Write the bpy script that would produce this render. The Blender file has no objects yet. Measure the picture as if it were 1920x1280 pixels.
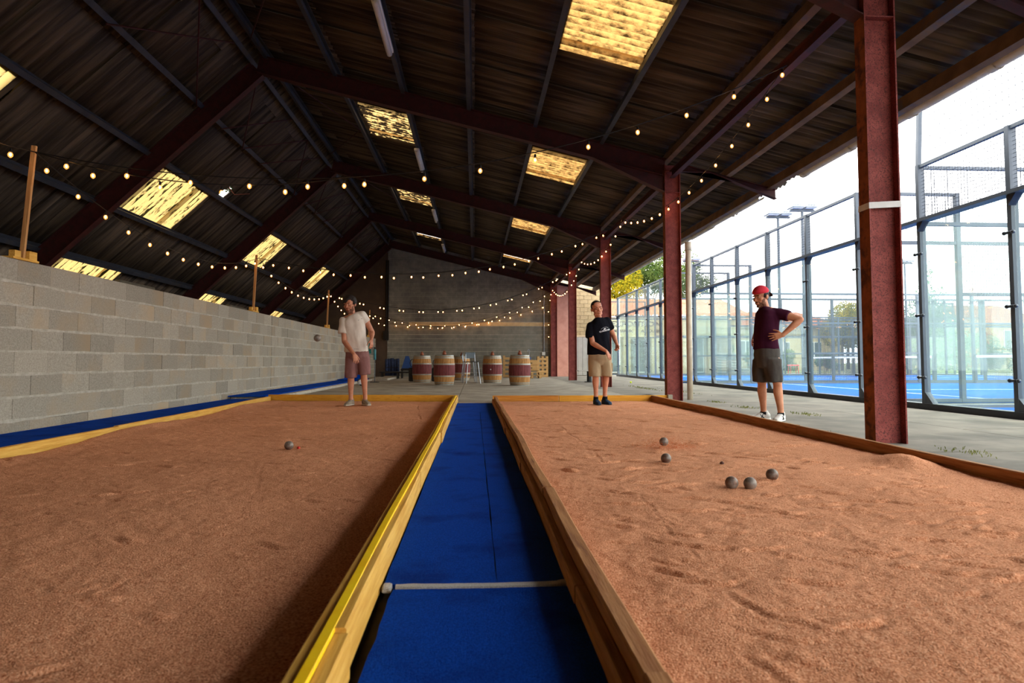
import bpy, bmesh, math, random
import numpy as np
from mathutils import Vector, Matrix

random.seed(7)
RNG = np.random.default_rng(11)
scn = bpy.context.scene
COL = scn.collection
PI = math.pi

# ------------------------------------------------------------------ camera
CAM_H, FPX = 0.75, 1220.0
cam_data = bpy.data.cameras.new('camera')
cam_data.sensor_width = 36.0
cam_data.lens = FPX / 1920.0 * 36.0
cam_data.shift_y = -26.0 / 1920.0
cam_data.clip_start, cam_data.clip_end = 0.05, 400
cam_data.dof.use_dof = True
cam_data.dof.focus_distance = 9.0
cam_data.dof.aperture_fstop = 4.5
cam = bpy.data.objects.new('camera', cam_data)
COL.objects.link(cam)
PITCH = math.atan(62.0 / FPX)
YAW = math.atan(70.0 / FPX * math.cos(PITCH))
cam.location = (0, 0, CAM_H)
cam.rotation_euler = (PI / 2 + PITCH, 0, -YAW)
scn.camera = cam

# ------------------------------------------------------------------ light
world = bpy.data.worlds.new('overcast_sky')
scn.world = world
world.use_nodes = True
wn = world.node_tree
wn.nodes.clear()
w_out = wn.nodes.new('ShaderNodeOutputWorld')
w_bg = wn.nodes.new('ShaderNodeBackground')
w_tc = wn.nodes.new('ShaderNodeTexCoord')
w_noise = wn.nodes.new('ShaderNodeTexNoise')
w_noise.inputs['Scale'].default_value = 2.2
w_noise.inputs['Detail'].default_value = 4
w_ramp = wn.nodes.new('ShaderNodeValToRGB')
w_ramp.color_ramp.elements[0].position = 0.35
w_ramp.color_ramp.elements[0].color = (0.88, 0.94, 1.0, 1)
w_ramp.color_ramp.elements[1].position = 0.62
w_ramp.color_ramp.elements[1].color = (1.0, 0.98, 0.96, 1)
wn.links.new(w_tc.outputs['Generated'], w_noise.inputs['Vector'])
wn.links.new(w_noise.outputs['Fac'], w_ramp.inputs['Fac'])
wn.links.new(w_ramp.outputs['Color'], w_bg.inputs['Color'])
w_bg.inputs['Strength'].default_value = 3.6
wn.links.new(w_bg.outputs['Background'], w_out.inputs['Surface'])

scn.view_settings.view_transform = 'Standard'
scn.view_settings.look = 'None'
scn.view_settings.exposure = 0.9
scn.view_settings.gamma = 1.0
scn.view_settings.use_curve_mapping = False
scn.cycles.max_bounces = 6
scn.cycles.diffuse_bounces = 4
scn.cycles.transparent_max_bounces = 32
scn.cycles.sample_clamp_indirect = 6.0
scn.cycles.adaptive_threshold = 0.02

# ------------------------------------------------------------------ helpers
def S(r, g, b):
    def c(u):
        u /= 255.0
        return u / 12.92 if u <= 0.04045 else ((u + 0.055) / 1.055) ** 2.4
    return (c(r), c(g), c(b), 1.0)

class MB:
    """collects polygons and links them as one mesh object"""
    def __init__(s):
        s.v, s.f, s.mi, s.cur = [], [], [], 0
    def add(s, vs, fs):
        o = len(s.v)
        s.v += [tuple(v) for v in vs]
        s.f += [tuple(i + o for i in f) for f in fs]
        s.mi += [s.cur] * len(fs)
        return s
    def hexa(s, p):
        return s.add(p, [(0, 3, 2, 1), (4, 5, 6, 7), (0, 1, 5, 4), (1, 2, 6, 5), (2, 3, 7, 6), (3, 0, 4, 7)])
    def box(s, x0, x1, y0, y1, z0, z1):
        return s.hexa([(x0, y0, z0), (x1, y0, z0), (x1, y1, z0), (x0, y1, z0),
                       (x0, y0, z1), (x1, y0, z1), (x1, y1, z1), (x0, y1, z1)])
    def bbox(s, x0, x1, y0, y1, z0, z1, b=0.01):
        """box with chamfered vertical and top edges"""
        r = [(x0 + b, y0), (x1 - b, y0), (x1, y0 + b), (x1, y1 - b), (x1 - b, y1), (x0 + b, y1), (x0, y1 - b), (x0, y0 + b)]
        cx, cy = (x0 + x1) / 2, (y0 + y1) / 2
        def ins(q):
            return (q[0] + (b if q[0] < cx else -b), q[1] + (b if q[1] < cy else -b))
        vs = [(*ins(q), z0) for q in r] + [(*q, z0 + b) for q in r] + [(*q, z1 - b) for q in r] + [(*ins(q), z1) for q in r]
        fs = []
        for k in range(3):
            for i in range(8):
                j = (i + 1) % 8
                fs.append((k * 8 + i, k * 8 + j, k * 8 + 8 + j, k * 8 + 8 + i))
        fs += [tuple(reversed(range(8))), tuple(range(24, 32))]
        return s.add(vs, fs)
    def bar(s, p, q, w, h, up=(0, 0, 1)):
        p, q = Vector(p), Vector(q)
        d = (q - p).normalized()
        sd = d.cross(Vector(up))
        if sd.length < 1e-4:
            sd = d.cross(Vector((1, 0, 0)))
        sd.normalize()
        u = sd.cross(d).normalized()
        a, b = sd * w / 2, u * h / 2
        return s.hexa([p - a - b, p + a - b, q + a - b, q - a - b, p - a + b, p + a + b, q + a + b, q - a + b])
    def tube(s, pts, r, n=8, caps=True):
        pts = [Vector(p) for p in pts]
        rs = r if isinstance(r, (list, tuple)) else [r] * len(pts)
        o = len(s.v)
        ref = None
        for i, p in enumerate(pts):
            d = (pts[min(i + 1, len(pts) - 1)] - pts[max(i - 1, 0)]).normalized()
            if ref is None:
                ref = Vector((0, 0, 1)) if abs(d.z) < 0.9 else Vector((1, 0, 0))
            a = d.cross(ref)
            if a.length < 1e-5:
                a = d.cross(Vector((0.3, 1, 0.2)))
            a.normalize()
            b = a.cross(d).normalized()
            ref = b
            for k in range(n):
                t = 2 * PI * k / n
                s.v.append(tuple(p + (a * math.cos(t) + b * math.sin(t)) * rs[i]))
        for i in range(len(pts) - 1):
            for k in range(n):
                j = (k + 1) % n
                s.f.append((o + i * n + k, o + i * n + j, o + (i + 1) * n + j, o + (i + 1) * n + k))
                s.mi.append(s.cur)
        if caps:
            s.f.append(tuple(o + k for k in reversed(range(n)))); s.mi.append(s.cur)
            e = o + (len(pts) - 1) * n
            s.f.append(tuple(e + k for k in range(n))); s.mi.append(s.cur)
        return s
    def lathe(s, prof, n=24, c=(0, 0, 0)):
        o = len(s.v)
        for r, z in prof:
            for k in range(n):
                t = 2 * PI * k / n
                s.v.append((c[0] + r * math.cos(t), c[1] + r * math.sin(t), c[2] + z))
        for i in range(len(prof) - 1):
            for k in range(n):
                j = (k + 1) % n
                s.f.append((o + i * n + k, o + i * n + j, o + (i + 1) * n + j, o + (i + 1) * n + k)); s.mi.append(s.cur)
        s.f.append(tuple(o + k for k in reversed(range(n)))); s.mi.append(s.cur)
        e = o + (len(prof) - 1) * n
        s.f.append(tuple(e + k for k in range(n))); s.mi.append(s.cur)
        return s
    def ball(s, c, r, n=16, m=10):
        r = r if isinstance(r, (list, tuple)) else (r, r, r)
        o = len(s.v)
        s.v.append((c[0], c[1], c[2] - r[2]))
        for i in range(1, m):
            a = -PI / 2 + PI * i / m
            for k in range(n):
                t = 2 * PI * k / n
                s.v.append((c[0] + r[0] * math.cos(a) * math.cos(t), c[1] + r[1] * math.cos(a) * math.sin(t), c[2] + r[2] * math.sin(a)))
        s.v.append((c[0], c[1], c[2] + r[2]))
        top = len(s.v) - 1
        for k in range(n):
            j = (k + 1) % n
            s.f.append((o, o + 1 + j, o + 1 + k)); s.mi.append(s.cur)
            for i in range(m - 2):
                a = o + 1 + i * n
                s.f.append((a + k, a + j, a + n + j, a + n + k)); s.mi.append(s.cur)
            a = o + 1 + (m - 2) * n
            s.f.append((a + k, a + j, top)); s.mi.append(s.cur)
        return s
    def prism(s, poly, axis, a, b):
        """poly: 2D outline; axis 'x','y','z' is the direction of extrusion from a to b"""
        def P(q, t):
            return {'x': (t, q[0], q[1]), 'y': (q[0], t, q[1]), 'z': (q[0], q[1], t)}[axis]
        n = len(poly)
        vs = [P(q, a) for q in poly] + [P(q, b) for q in poly]
        fs = [tuple(range(n)), tuple(reversed(range(n, 2 * n)))]
        fs += [(i, i + n, (i + 1) % n + n, (i + 1) % n) for i in range(n)]
        return s.add(vs, fs)
    def mesh(s, name, mats=(), smooth=False):
        me = bpy.data.meshes.new(name)
        me.from_pydata(s.v, [], s.f)
        for m in (mats if isinstance(mats, (list, tuple)) else [mats]):
            me.materials.append(m)
        if s.cur or any(s.mi):
            me.polygons.foreach_set('material_index', s.mi)
        bm = bmesh.new(); bm.from_mesh(me)
        bmesh.ops.recalc_face_normals(bm, faces=bm.faces)
        bm.to_mesh(me); bm.free()
        if smooth:
            me.polygons.foreach_set('use_smooth', [True] * len(me.polygons))
        me.update()
        return me
    def build(s, name, mats, parent=None, smooth=False, loc=None):
        return link(name, s.mesh(name, mats, smooth), parent, loc)

def autosmooth(o, ang=40):
    me = o.data
    me.polygons.foreach_set('use_smooth', [True] * len(me.polygons))
    bm = bmesh.new(); bm.from_mesh(me)
    for e in bm.edges:
        if len(e.link_faces) == 2 and e.calc_face_angle(0) > math.radians(ang):
            e.smooth = False
    bm.to_mesh(me); bm.free()
    return o

def link(name, data, parent=None, loc=None):
    o = bpy.data.objects.new(name, data)
    COL.objects.link(o)
    if parent is not None:
        o.parent = parent
        if loc is None and parent.get('_world'):      # geometry given in world coordinates
            o.matrix_parent_inverse = chain(parent).inverted()
    if loc is not None:
        o.location = loc
    return o

def chain(o):
    m = Matrix.LocRotScale(o.location, o.rotation_euler, o.scale)
    if o.parent is not None:
        return chain(o.parent) @ o.matrix_parent_inverse @ m
    return m

def tag(o, label, cat, group=None, kind=None):
    o['label'] = label
    if cat: o['category'] = cat
    if group: o['group'] = group
    if kind: o['kind'] = kind
    return o

def thing(name, label, cat, loc=(0, 0, 0), rotz=0.0, group=None, kind=None, world_parts=False):
    o = bpy.data.objects.new(name, None)
    COL.objects.link(o)
    o.empty_display_size = 0.2
    o.location = loc
    o.rotation_euler = (0, 0, rotz)
    if world_parts: o['_world'] = 1
    return tag(o, label, cat, group, kind)

def struct(o, label=None):
    o['kind'] = 'structure'
    if label: o['label'] = label
    return o

def copy_tree(o, parent=None):
    c = o.copy(); COL.objects.link(c)
    if parent is not None: c.parent = parent
    for ch in list(o.children): copy_tree(ch, c)
    return c

# ------------------------------------------------------------------ materials
MATS = {}
def mat(name, c1, c2=None, scale=6.0, rough=0.7, metal=0.0, bump=0.0, bscale=None, stretch=(1, 1, 1),
        detail=5.0, lo=0.35, hi=0.65, rnd=0.0, spec=0.3, c3=None, s3=2.0, lo3=0.55, hi3=0.7, coat=0.0):
    """noise-mixed principled material; rnd gives every object its own lightness, c3 adds larger stains"""
    if name in MATS: return MATS[name]
    m = bpy.data.materials.new(name); m.use_nodes = True
    nt = m.node_tree; N = nt.nodes; L = nt.links
    b = N['Principled BSDF']
    b.inputs['Roughness'].default_value = rough
    b.inputs['Metallic'].default_value = metal
    b.inputs['Specular IOR Level'].default_value = spec
    b.inputs['Coat Weight'].default_value = coat
    tc = N.new('ShaderNodeTexCoord'); mp = N.new('ShaderNodeMapping')
    mp.inputs['Scale'].default_value = stretch
    L.new(tc.outputs['Object'], mp.inputs['Vector'])
    vec = mp.outputs['Vector']
    if rnd:
        oi = N.new('ShaderNodeObjectInfo')
        ad = N.new('ShaderNodeVectorMath'); ad.operation = 'MULTIPLY_ADD'
        ad.inputs[1].default_value = (37.0, 37.0, 37.0)
        L.new(oi.outputs['Random'], ad.inputs[0])
        L.new(vec, ad.inputs[2])
        vec = ad.outputs['Vector']
    def noise(sc, de=detail):
        n = N.new('ShaderNodeTexNoise')
        n.inputs['Scale'].default_value = sc; n.inputs['Detail'].default_value = de; n.inputs['Roughness'].default_value = 0.6
        L.new(vec, n.inputs['Vector'])
        return n
    c2 = c2 or c1
    r = N.new('ShaderNodeValToRGB')
    r.color_ramp.elements[0].position, r.color_ramp.elements[0].color = lo, c1
    r.color_ramp.elements[1].position, r.color_ramp.elements[1].color = hi, c2
    n1 = noise(scale); L.new(n1.outputs['Fac'], r.inputs['Fac'])
    out = r.outputs['Color']
    def mix(a, bcol, fac, mode='MIX'):
        x = N.new('ShaderNodeMix'); x.data_type = 'RGBA'; x.blend_type = mode
        L.new(a, x.inputs[6])
        if hasattr(bcol, 'links'): L.new(bcol, x.inputs[7])
        else: x.inputs[7].default_value = bcol
        if hasattr(fac, 'links'): L.new(fac, x.inputs[0])
        else: x.inputs[0].default_value = fac
        return x.outputs[2]
    if c3:
        n3 = noise(s3, 6.0)
        r3 = N.new('ShaderNodeMapRange')
        r3.inputs['From Min'].default_value = lo3; r3.inputs['From Max'].default_value = hi3
        L.new(n3.outputs['Fac'], r3.inputs['Value'])
        out = mix(out, c3, r3.outputs['Result'])
    if rnd:
        mr = N.new('ShaderNodeMapRange')
        mr.inputs['To Min'].default_value = 1 - rnd; mr.inputs['To Max'].default_value = 1 + rnd
        L.new(oi.outputs['Random'], mr.inputs['Value'])
        out = mix(out, mr.outputs['Result'], 1.0, 'MULTIPLY')
    L.new(out, b.inputs['Base Color'])
    if bump:
        nb = noise(bscale or scale * 3, 4.0)
        bp = N.new('ShaderNodeBump'); bp.inputs['Strength'].default_value = bump; bp.inputs['Distance'].default_value = 0.02
        L.new(nb.outputs['Fac'], bp.inputs['Height'])
        L.new(bp.outputs['Normal'], b.inputs['Normal'])
    MATS[name] = m
    return m

def emit(name, col, strength):
    m = bpy.data.materials.new(name); m.use_nodes = True
    b = m.node_tree.nodes['Principled BSDF']
    b.inputs['Base Color'].default_value = col
    b.inputs['Emission Color'].default_value = col
    b.inputs['Emission Strength'].default_value = strength
    MATS[name] = m
    return m

def glass_mat(name, tint, haze, hazecol):
    m = bpy.data.materials.new(name); m.use_nodes = True
    nt = m.node_tree; N = nt.nodes; L = nt.links
    N.remove(N['Principled BSDF']); out = N['Material Output']
    tr = N.new('ShaderNodeBsdfTransparent'); tr.inputs['Color'].default_value = tint
    gl = N.new('ShaderNodeBsdfGlossy'); gl.inputs['Roughness'].default_value = 0.03
    df = N.new('ShaderNodeBsdfTranslucent'); df.inputs['Color'].default_value = hazecol
    lw = N.new('ShaderNodeLayerWeight'); lw.inputs['Blend'].default_value = 0.5
    pw = N.new('ShaderNodeMath'); pw.operation = 'POWER'; pw.inputs[1].default_value = 5.0
    L.new(lw.outputs['Facing'], pw.inputs[0])
    fr = N.new('ShaderNodeMath'); fr.operation = 'MULTIPLY_ADD'; fr.inputs[1].default_value = 0.7; fr.inputs[2].default_value = 0.025
    L.new(pw.outputs[0], fr.inputs[0])
    m1 = N.new('ShaderNodeMixShader'); m2 = N.new('ShaderNodeMixShader')
    n = N.new('ShaderNodeTexNoise'); n.inputs['Scale'].default_value = 1.3; n.inputs['Detail'].default_value = 5
    tc = N.new('ShaderNodeTexCoord'); L.new(tc.outputs['Object'], n.inputs['Vector'])
    mr = N.new('ShaderNodeMapRange'); mr.inputs['From Min'].default_value = 0.3; mr.inputs['From Max'].default_value = 0.75
    mr.inputs['To Min'].default_value = haze * 0.4; mr.inputs['To Max'].default_value = haze * 1.6
    L.new(n.outputs['Fac'], mr.inputs['Value'])
    L.new(mr.outputs['Result'], m1.inputs[0]); L.new(tr.outputs[0], m1.inputs[1]); L.new(df.outputs[0], m1.inputs[2])
    L.new(fr.outputs[0], m2.inputs[0]); L.new(m1.outputs[0], m2.inputs[1]); L.new(gl.outputs[0], m2.inputs[2])
    L.new(m2.outputs[0], out.inputs['Surface'])
    MATS[name] = m
    return m

def skylight_mat(name, col, dirt, sc, lo, hi, stretch, valley=0.1):
    m = bpy.data.materials.new(name); m.use_nodes = True
    nt = m.node_tree; N = nt.nodes; L = nt.links
    N.remove(N['Principled BSDF']); out = N['Material Output']
    tc = N.new('ShaderNodeTexCoord'); mp = N.new('ShaderNodeMapping'); mp.inputs['Scale'].default_value = stretch
    oi = N.new('ShaderNodeObjectInfo')
    ad = N.new('ShaderNodeVectorMath'); ad.operation = 'MULTIPLY_ADD'; ad.inputs[1].default_value = (23, 31, 17)
    L.new(oi.outputs['Random'], ad.inputs[0])
    L.new(tc.outputs['Object'], mp.inputs['Vector']); L.new(mp.outputs['Vector'], ad.inputs[2])
    n = N.new('ShaderNodeTexNoise'); n.inputs['Scale'].default_value = sc; n.inputs['Detail'].default_value = 7; n.inputs['Roughness'].default_value = 0.65
    L.new(ad.outputs['Vector'], n.inputs['Vector'])
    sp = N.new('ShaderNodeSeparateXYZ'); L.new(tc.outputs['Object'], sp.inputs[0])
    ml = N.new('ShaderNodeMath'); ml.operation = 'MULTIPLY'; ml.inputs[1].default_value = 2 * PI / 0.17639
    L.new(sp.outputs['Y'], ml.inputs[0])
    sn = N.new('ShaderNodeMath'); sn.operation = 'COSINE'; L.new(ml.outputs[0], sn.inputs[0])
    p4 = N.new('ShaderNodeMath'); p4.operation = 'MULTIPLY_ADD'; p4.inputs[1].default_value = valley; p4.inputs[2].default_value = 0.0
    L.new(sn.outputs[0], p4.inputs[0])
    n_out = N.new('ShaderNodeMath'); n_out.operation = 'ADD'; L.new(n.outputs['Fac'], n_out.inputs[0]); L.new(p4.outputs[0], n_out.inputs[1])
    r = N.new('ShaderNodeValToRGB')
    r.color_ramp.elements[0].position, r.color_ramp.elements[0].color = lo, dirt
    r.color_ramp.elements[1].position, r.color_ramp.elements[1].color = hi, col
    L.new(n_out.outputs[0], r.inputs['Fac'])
    tl = N.new('ShaderNodeBsdfTranslucent'); L.new(r.outputs['Color'], tl.inputs['Color'])
    df = N.new('ShaderNodeBsdfDiffuse'); L.new(r.outputs['Color'], df.inputs['Color'])
    mx = N.new('ShaderNodeMixShader'); mx.inputs[0].default_value = 0.2
    L.new(tl.outputs[0], mx.inputs[1]); L.new(df.outputs[0], mx.inputs[2]); L.new(mx.outputs[0], out.inputs['Surface'])
    MATS[name] = m
    return m

M_CONC = mat('concrete_floor', S(140, 131, 117), S(176, 166, 148), scale=1.6, rough=0.85, bump=0.12, bscale=45, c3=S(105, 98, 88), s3=0.7, lo3=0.55, hi3=0.75)
M_APRON = mat('asphalt_apron', S(112, 105, 94), S(140, 131, 117), scale=1.4, rough=0.95, bump=0.15, bscale=60, c3=S(92, 86, 78), s3=0.9, lo3=0.52, hi3=0.72)
M_BLOCK = mat('concrete_block', S(146, 136, 120), S(174, 163, 146), scale=60, rough=0.95, bump=0.5, bscale=160, rnd=0.16, c3=S(172, 150, 122), s3=0.9, lo3=0.5, hi3=0.68)
M_MORTAR = mat('mortar', S(168, 158, 142), S(192, 182, 166), scale=14, rough=0.95, bump=0.6, bscale=60)
M_CORE = mat('wall_core', S(90, 82, 72), S(110, 100, 88), scale=8, rough=0.95)
M_BACKBLOCK = mat('grey_block', S(112, 108, 98), S(140, 135, 122), scale=3, rough=0.95, bump=0.3, bscale=60, c3=S(88, 84, 78), s3=0.5, lo3=0.5, hi3=0.7)
M_BACKMORT = mat('pale_mortar', S(150, 144, 130), S(176, 168, 152), scale=6, rough=0.95)
M_LITBLOCK = mat('bulb_lit_block', S(186, 158, 116), S(204, 178, 136), scale=4, rough=0.95, bump=0.3, bscale=60)  # grey block tinted beige; the bulb string's glow put into the colour
M_RAFT = mat('shaded_red_paint', S(54, 18, 16), S(70, 26, 22), scale=7, rough=0.7, bump=0.1, bscale=60, c3=S(50, 24, 18), s3=9, lo3=0.52, hi3=0.62)  # the columns' red darkened for the rafters; roof shade put into the colour
M_ROOF = mat('fibre_cement', S(46, 38, 30), S(98, 83, 66), scale=1.5, rough=0.95, bump=0.15, bscale=50, stretch=(0.35, 7.5, 1), lo=0.36, hi=0.66, detail=3.0, c3=S(44, 36, 30), s3=1.0, lo3=0.5, hi3=0.75, rnd=0.14)
M_PURLIN = mat('blue_grey_steel', S(44, 48, 58), S(60, 64, 72), scale=4, rough=0.6, bump=0.05, c3=S(62, 52, 42), s3=2, lo3=0.55, hi3=0.7)
M_RUST = mat('rusty_red_paint', S(120, 48, 42), S(150, 72, 64), scale=7, rough=0.7, bump=0.12, bscale=60, c3=S(84, 40, 34), s3=95, lo3=0.5, hi3=0.62)
M_RUSTO = mat('orange_rust', S(122, 62, 30), S(150, 82, 40), scale=9, rough=0.85, bump=0.2, bscale=70, c3=S(84, 44, 28), s3=8, lo3=0.5, hi3=0.62)
M_CREAMPIPE = mat('cream_plastic', S(196, 180, 156), S(214, 200, 176), scale=5, rough=0.5)
M_PINK = mat('pink_render', S(205, 140, 122), S(222, 160, 140), scale=3, rough=0.9, bump=0.1)
M_DARKWALL = mat('dark_brown_render', S(74, 58, 46), S(88, 70, 55), scale=2, rough=0.95)
M_BLUETURF = mat('blue_turf', S(4, 58, 160), S(10, 88, 208), scale=160, rough=0.95, bump=0.9, bscale=320, spec=0.05, c3=S(3, 44, 132), s3=3.0, lo3=0.5, hi3=0.75)
M_WHITETURF = mat('white_turf', S(196, 190, 180), S(232, 228, 222), scale=200, rough=0.95, bump=0.9, bscale=260)
M_YWOOD = mat('yellow_wood', S(198, 142, 52), S(226, 178, 86), scale=5, rough=0.65, bump=0.15, bscale=30, stretch=(8, 0.5, 8), c3=S(168, 104, 40), s3=5, lo3=0.6, hi3=0.75, rnd=0.06)
M_YWOODX = mat('yellow_wood_crosswise', S(210, 142, 36), S(228, 168, 56), scale=5, rough=0.65, bump=0.12, bscale=30, stretch=(0.5, 8, 8), c3=S(170, 100, 32), s3=5, lo3=0.6, hi3=0.75, rnd=0.06)
M_OWOOD = mat('worn_orange_wood', S(160, 100, 52), S(192, 134, 80), scale=6, rough=0.75, bump=0.2, bscale=30, stretch=(8, 0.5, 8), c3=S(120, 66, 34), s3=5, lo3=0.56, hi3=0.72, rnd=0.08)
M_YPAINT = mat('yellow_paint', S(252, 196, 6), S(255, 212, 20), scale=8, rough=0.5, bump=0.05)
M_LATH = mat('pine_lath', S(176, 122, 70), S(204, 154, 96), scale=5, rough=0.7, stretch=(8, 8, 0.5), c3=S(110, 70, 40), s3=4, lo3=0.58, hi3=0.7)
M_BLACK = mat('black_rubber', S(18, 18, 20), S(28, 28, 30), scale=8, rough=0.6)
M_CABLE = mat('black_cable', S(12, 10, 10), rough=0.6)
M_BULB = emit('warm_filament', (1.0, 0.55, 0.22, 1), 70.0)
M_GLOBE = glass_mat('amber_globe', (1.0, 0.80, 0.55, 1), 0.0, (1, .6, .3, 1))
_n = M_GLOBE.node_tree; _e = _n.nodes.new('ShaderNodeEmission'); _e.inputs['Color'].default_value = (1.0, 0.36, 0.08, 1); _e.inputs['Strength'].default_value = 0.55
_a = _n.nodes.new('ShaderNodeAddShader'); _o = _n.nodes['Material Output']; _l = _o.inputs['Surface'].links[0].from_socket
M_GLOBE.cycles.emission_sampling = 'NONE'
_n.links.new(_l, _a.inputs[0]); _n.links.new(_e.outputs[0], _a.inputs[1]); _n.links.new(_a.outputs[0], _o.inputs['Surface'])
M_TUBE = mat('white_batten', S(214, 208, 200), S(226, 220, 212), scale=4, rough=0.5)
M_POST = mat('grey_blue_powder_coat', S(66, 75, 84), S(74, 83, 92), scale=3, rough=0.45, spec=0.4)
M_POSTDARK = mat('charcoal_steel', S(44, 48, 54), S(56, 60, 66), scale=3, rough=0.5)
M_CLAMP = mat('steel_clamp', S(60, 64, 70), S(84, 88, 94), rough=0.3, metal=0.8)
M_GLASS = glass_mat('toughened_glass', (0.92, 0.965, 0.95, 1), 0.028, (0.7, 0.86, 0.80, 1))
M_WIRE = mat('grey_wire', S(52, 58, 66), S(62, 68, 76), rough=0.5)
M_COURT = mat('blue_court_turf', S(14, 76, 158), S(22, 88, 174), scale=30, rough=0.95, bump=0.3, bscale=90, spec=0.05, c3=S(28, 94, 178), s3=0.5, lo3=0.5, hi3=0.7)
M_LINE = mat('white_line_paint', S(226, 228, 230), S(240, 240, 240), scale=20, rough=0.9)
M_STEEL = mat('boule_steel', S(112, 102, 94), S(150, 138, 126), scale=30, rough=0.5, metal=0.35, c3=S(116, 82, 64), s3=18, lo3=0.5, hi3=0.65, rnd=0.15)
M_CHROME = mat('grey_tube_steel', S(150, 152, 156), S(170, 172, 176), rough=0.3, metal=0.8)
# ================================================================== the shed
FRAMES = [5.78 + 6.35 * k for k in range(5)]
Y_BACK = 31.0
Y_REAR = -7.0
RIDGE_X, RIDGE_Z, SR, SL = -4.05, 6.6, 0.238, 0.95
AR, AL = math.atan(SR), math.atan(SL)
def zr(x):
    return RIDGE_Z - SR * (x - RIDGE_X) if x >= RIDGE_X else RIDGE_Z - SL * (RIDGE_X - x)

# floor: the old concrete slab, in bays with open joints
fl = struct(bpy.data.objects.new('floor', None), 'worn pale concrete slab of the open shed'); COL.objects.link(fl); fl['_world'] = 1
slabs = [(-9.6, -4.75, y, y + 6.33) for y in (-7.0, -0.67, 5.66, 11.99, 18.32, 24.65)]
slabs += [(-4.74, -0.33, 12.56, 18.3), (-0.32, 3.31, 12.06, 18.3), (-4.74, -0.33, 18.31, 24.64), (-0.32, 3.31, 18.31, 24.64), (-4.74, -0.33, 24.65, 31.2), (-0.32, 3.31, 24.65, 31.2), (-0.29, 0.34, 11.41, 12.05)]
ys = [-7.0, -1.0, 5.2, 11.6, 17.6, 24.0, 31.2, 40.0]
for i, (xa, xb) in enumerate(((3.32, 5.34), (5.35, 6.9))):
    slabs += [(xa, xb, ys[j] + (1.7 if i else 0), ys[j + 1] + (1.7 if i else 0) - 0.012) for j in range(len(ys) - 1)]
for q in slabs: MB().box(q[0], q[1], q[2], q[3] - 0.01, -0.2, 0.0).build('slab', M_APRON if q[0] > 3.3 else M_CONC, fl)
MB().box(-4.74, 3.31, -7.0, 12.05, -0.2, -0.05).build('slab', M_CONC, fl); MB().box(-4.74, -0.33, 12.05, 12.55, -0.2, -0.05).build('slab', M_CONC, fl)
M_EARTH = mat('dark_joint_earth', S(60, 52, 44), S(80, 72, 60), scale=6, rough=1.0)
MB().box(-9.6, 6.95, -7, 40, -0.3, -0.03).build('bedding', M_EARTH, fl)

# low block wall on the left
W_X, W_TOP, W_Y0, W_Y1, CRS, PIT = -4.65, 1.78, 1.6, 30.9, 0.234, 0.52
wl = struct(bpy.data.objects.new('wall_left', None), 'low grey concrete block wall with pale mortar beds'); COL.objects.link(wl); wl['_world'] = 1
MB().box(W_X - 0.2, W_X - 0.045, W_Y0, W_Y1, 0, W_TOP - 0.02).build('wall_core', M_CORE, wl)
rows = []
z = W_TOP
while z > 0.02:
    rows.append((max(z - CRS, 0.0), z)); z -= CRS
CRACK = 15.22
for (z0, z1) in rows:
    if z0 > 0:
        # mortar bed, a little uneven along its face
        mb = MB(); n = 150
        vs, fs = [], []
        for k in range(n + 1):
            y = W_Y0 + (W_Y1 - W_Y0) * k / n
            j1, j2 = random.uniform(-.006, .007), random.uniform(-.009, .005)
            vs += [(W_X - 0.05, y, z0 - 0.010 + j2), (W_X + 0.004 + random.uniform(-.004, .003), y, z0 - 0.010 + j2),
                   (W_X + 0.004 + random.uniform(-.004, .003), y, z0 + 0.014 + j1), (W_X - 0.05, y, z0 + 0.014 + j1)]
        for k in range(n):
            a = 4 * k
            fs += [(a, a + 4, a + 5, a + 1), (a + 1, a + 5, a + 6, a + 2), (a + 2, a + 6, a + 7, a + 3)]
        mb.add(vs, fs); mb.build('mortar_bed', M_MORTAR, wl)
rest = MB()
block_meshes = {}
for r, (z0, z1) in enumerate(rows):
    h = z1 - z0
    key = round(h, 3)
    y = W_Y0 + (0.07 if r % 2 == 0 else -0.19)
    while y < W_Y1 - 0.1:
        a, b = max(y, W_Y0), min(y + PIT, W_Y1)
        cuts = [(a, b)]
        if a < CRACK < b: cuts = [(a, CRACK - 0.012), (CRACK + 0.012, b)]
        for (p, q) in cuts:
            if q - p < 0.04: continue
            gp = random.choice([0.001, 0.002, 0.004, 0.006])
            w = q - p - gp
            ztop = h - (0.012 if z1 < W_TOP - .01 else 0.0)
            k2 = (key, round(w, 2))
            dx = random.uniform(-0.006, 0.002)
            if 5.9 < p < 25.4:
                if k2 not in block_meshes:
                    block_meshes[k2] = MB().bbox(-0.05, 0.0, 0, w, 0.006, ztop, 0.003).mesh('concrete_block', M_BLOCK)
                o = bpy.data.objects.new('concrete_block', block_meshes[k2]); COL.objects.link(o)
                o.parent = wl; o.location = (W_X + dx, p, z0)
            else:
                rest.box(W_X - 0.05 + dx, W_X + dx, p, p + w, z0 + 0.006, z0 + ztop)
        y += PIT
o = rest.build('concrete_blocks', M_BLOCK, wl); o['kind'] = 'stuff'

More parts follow.
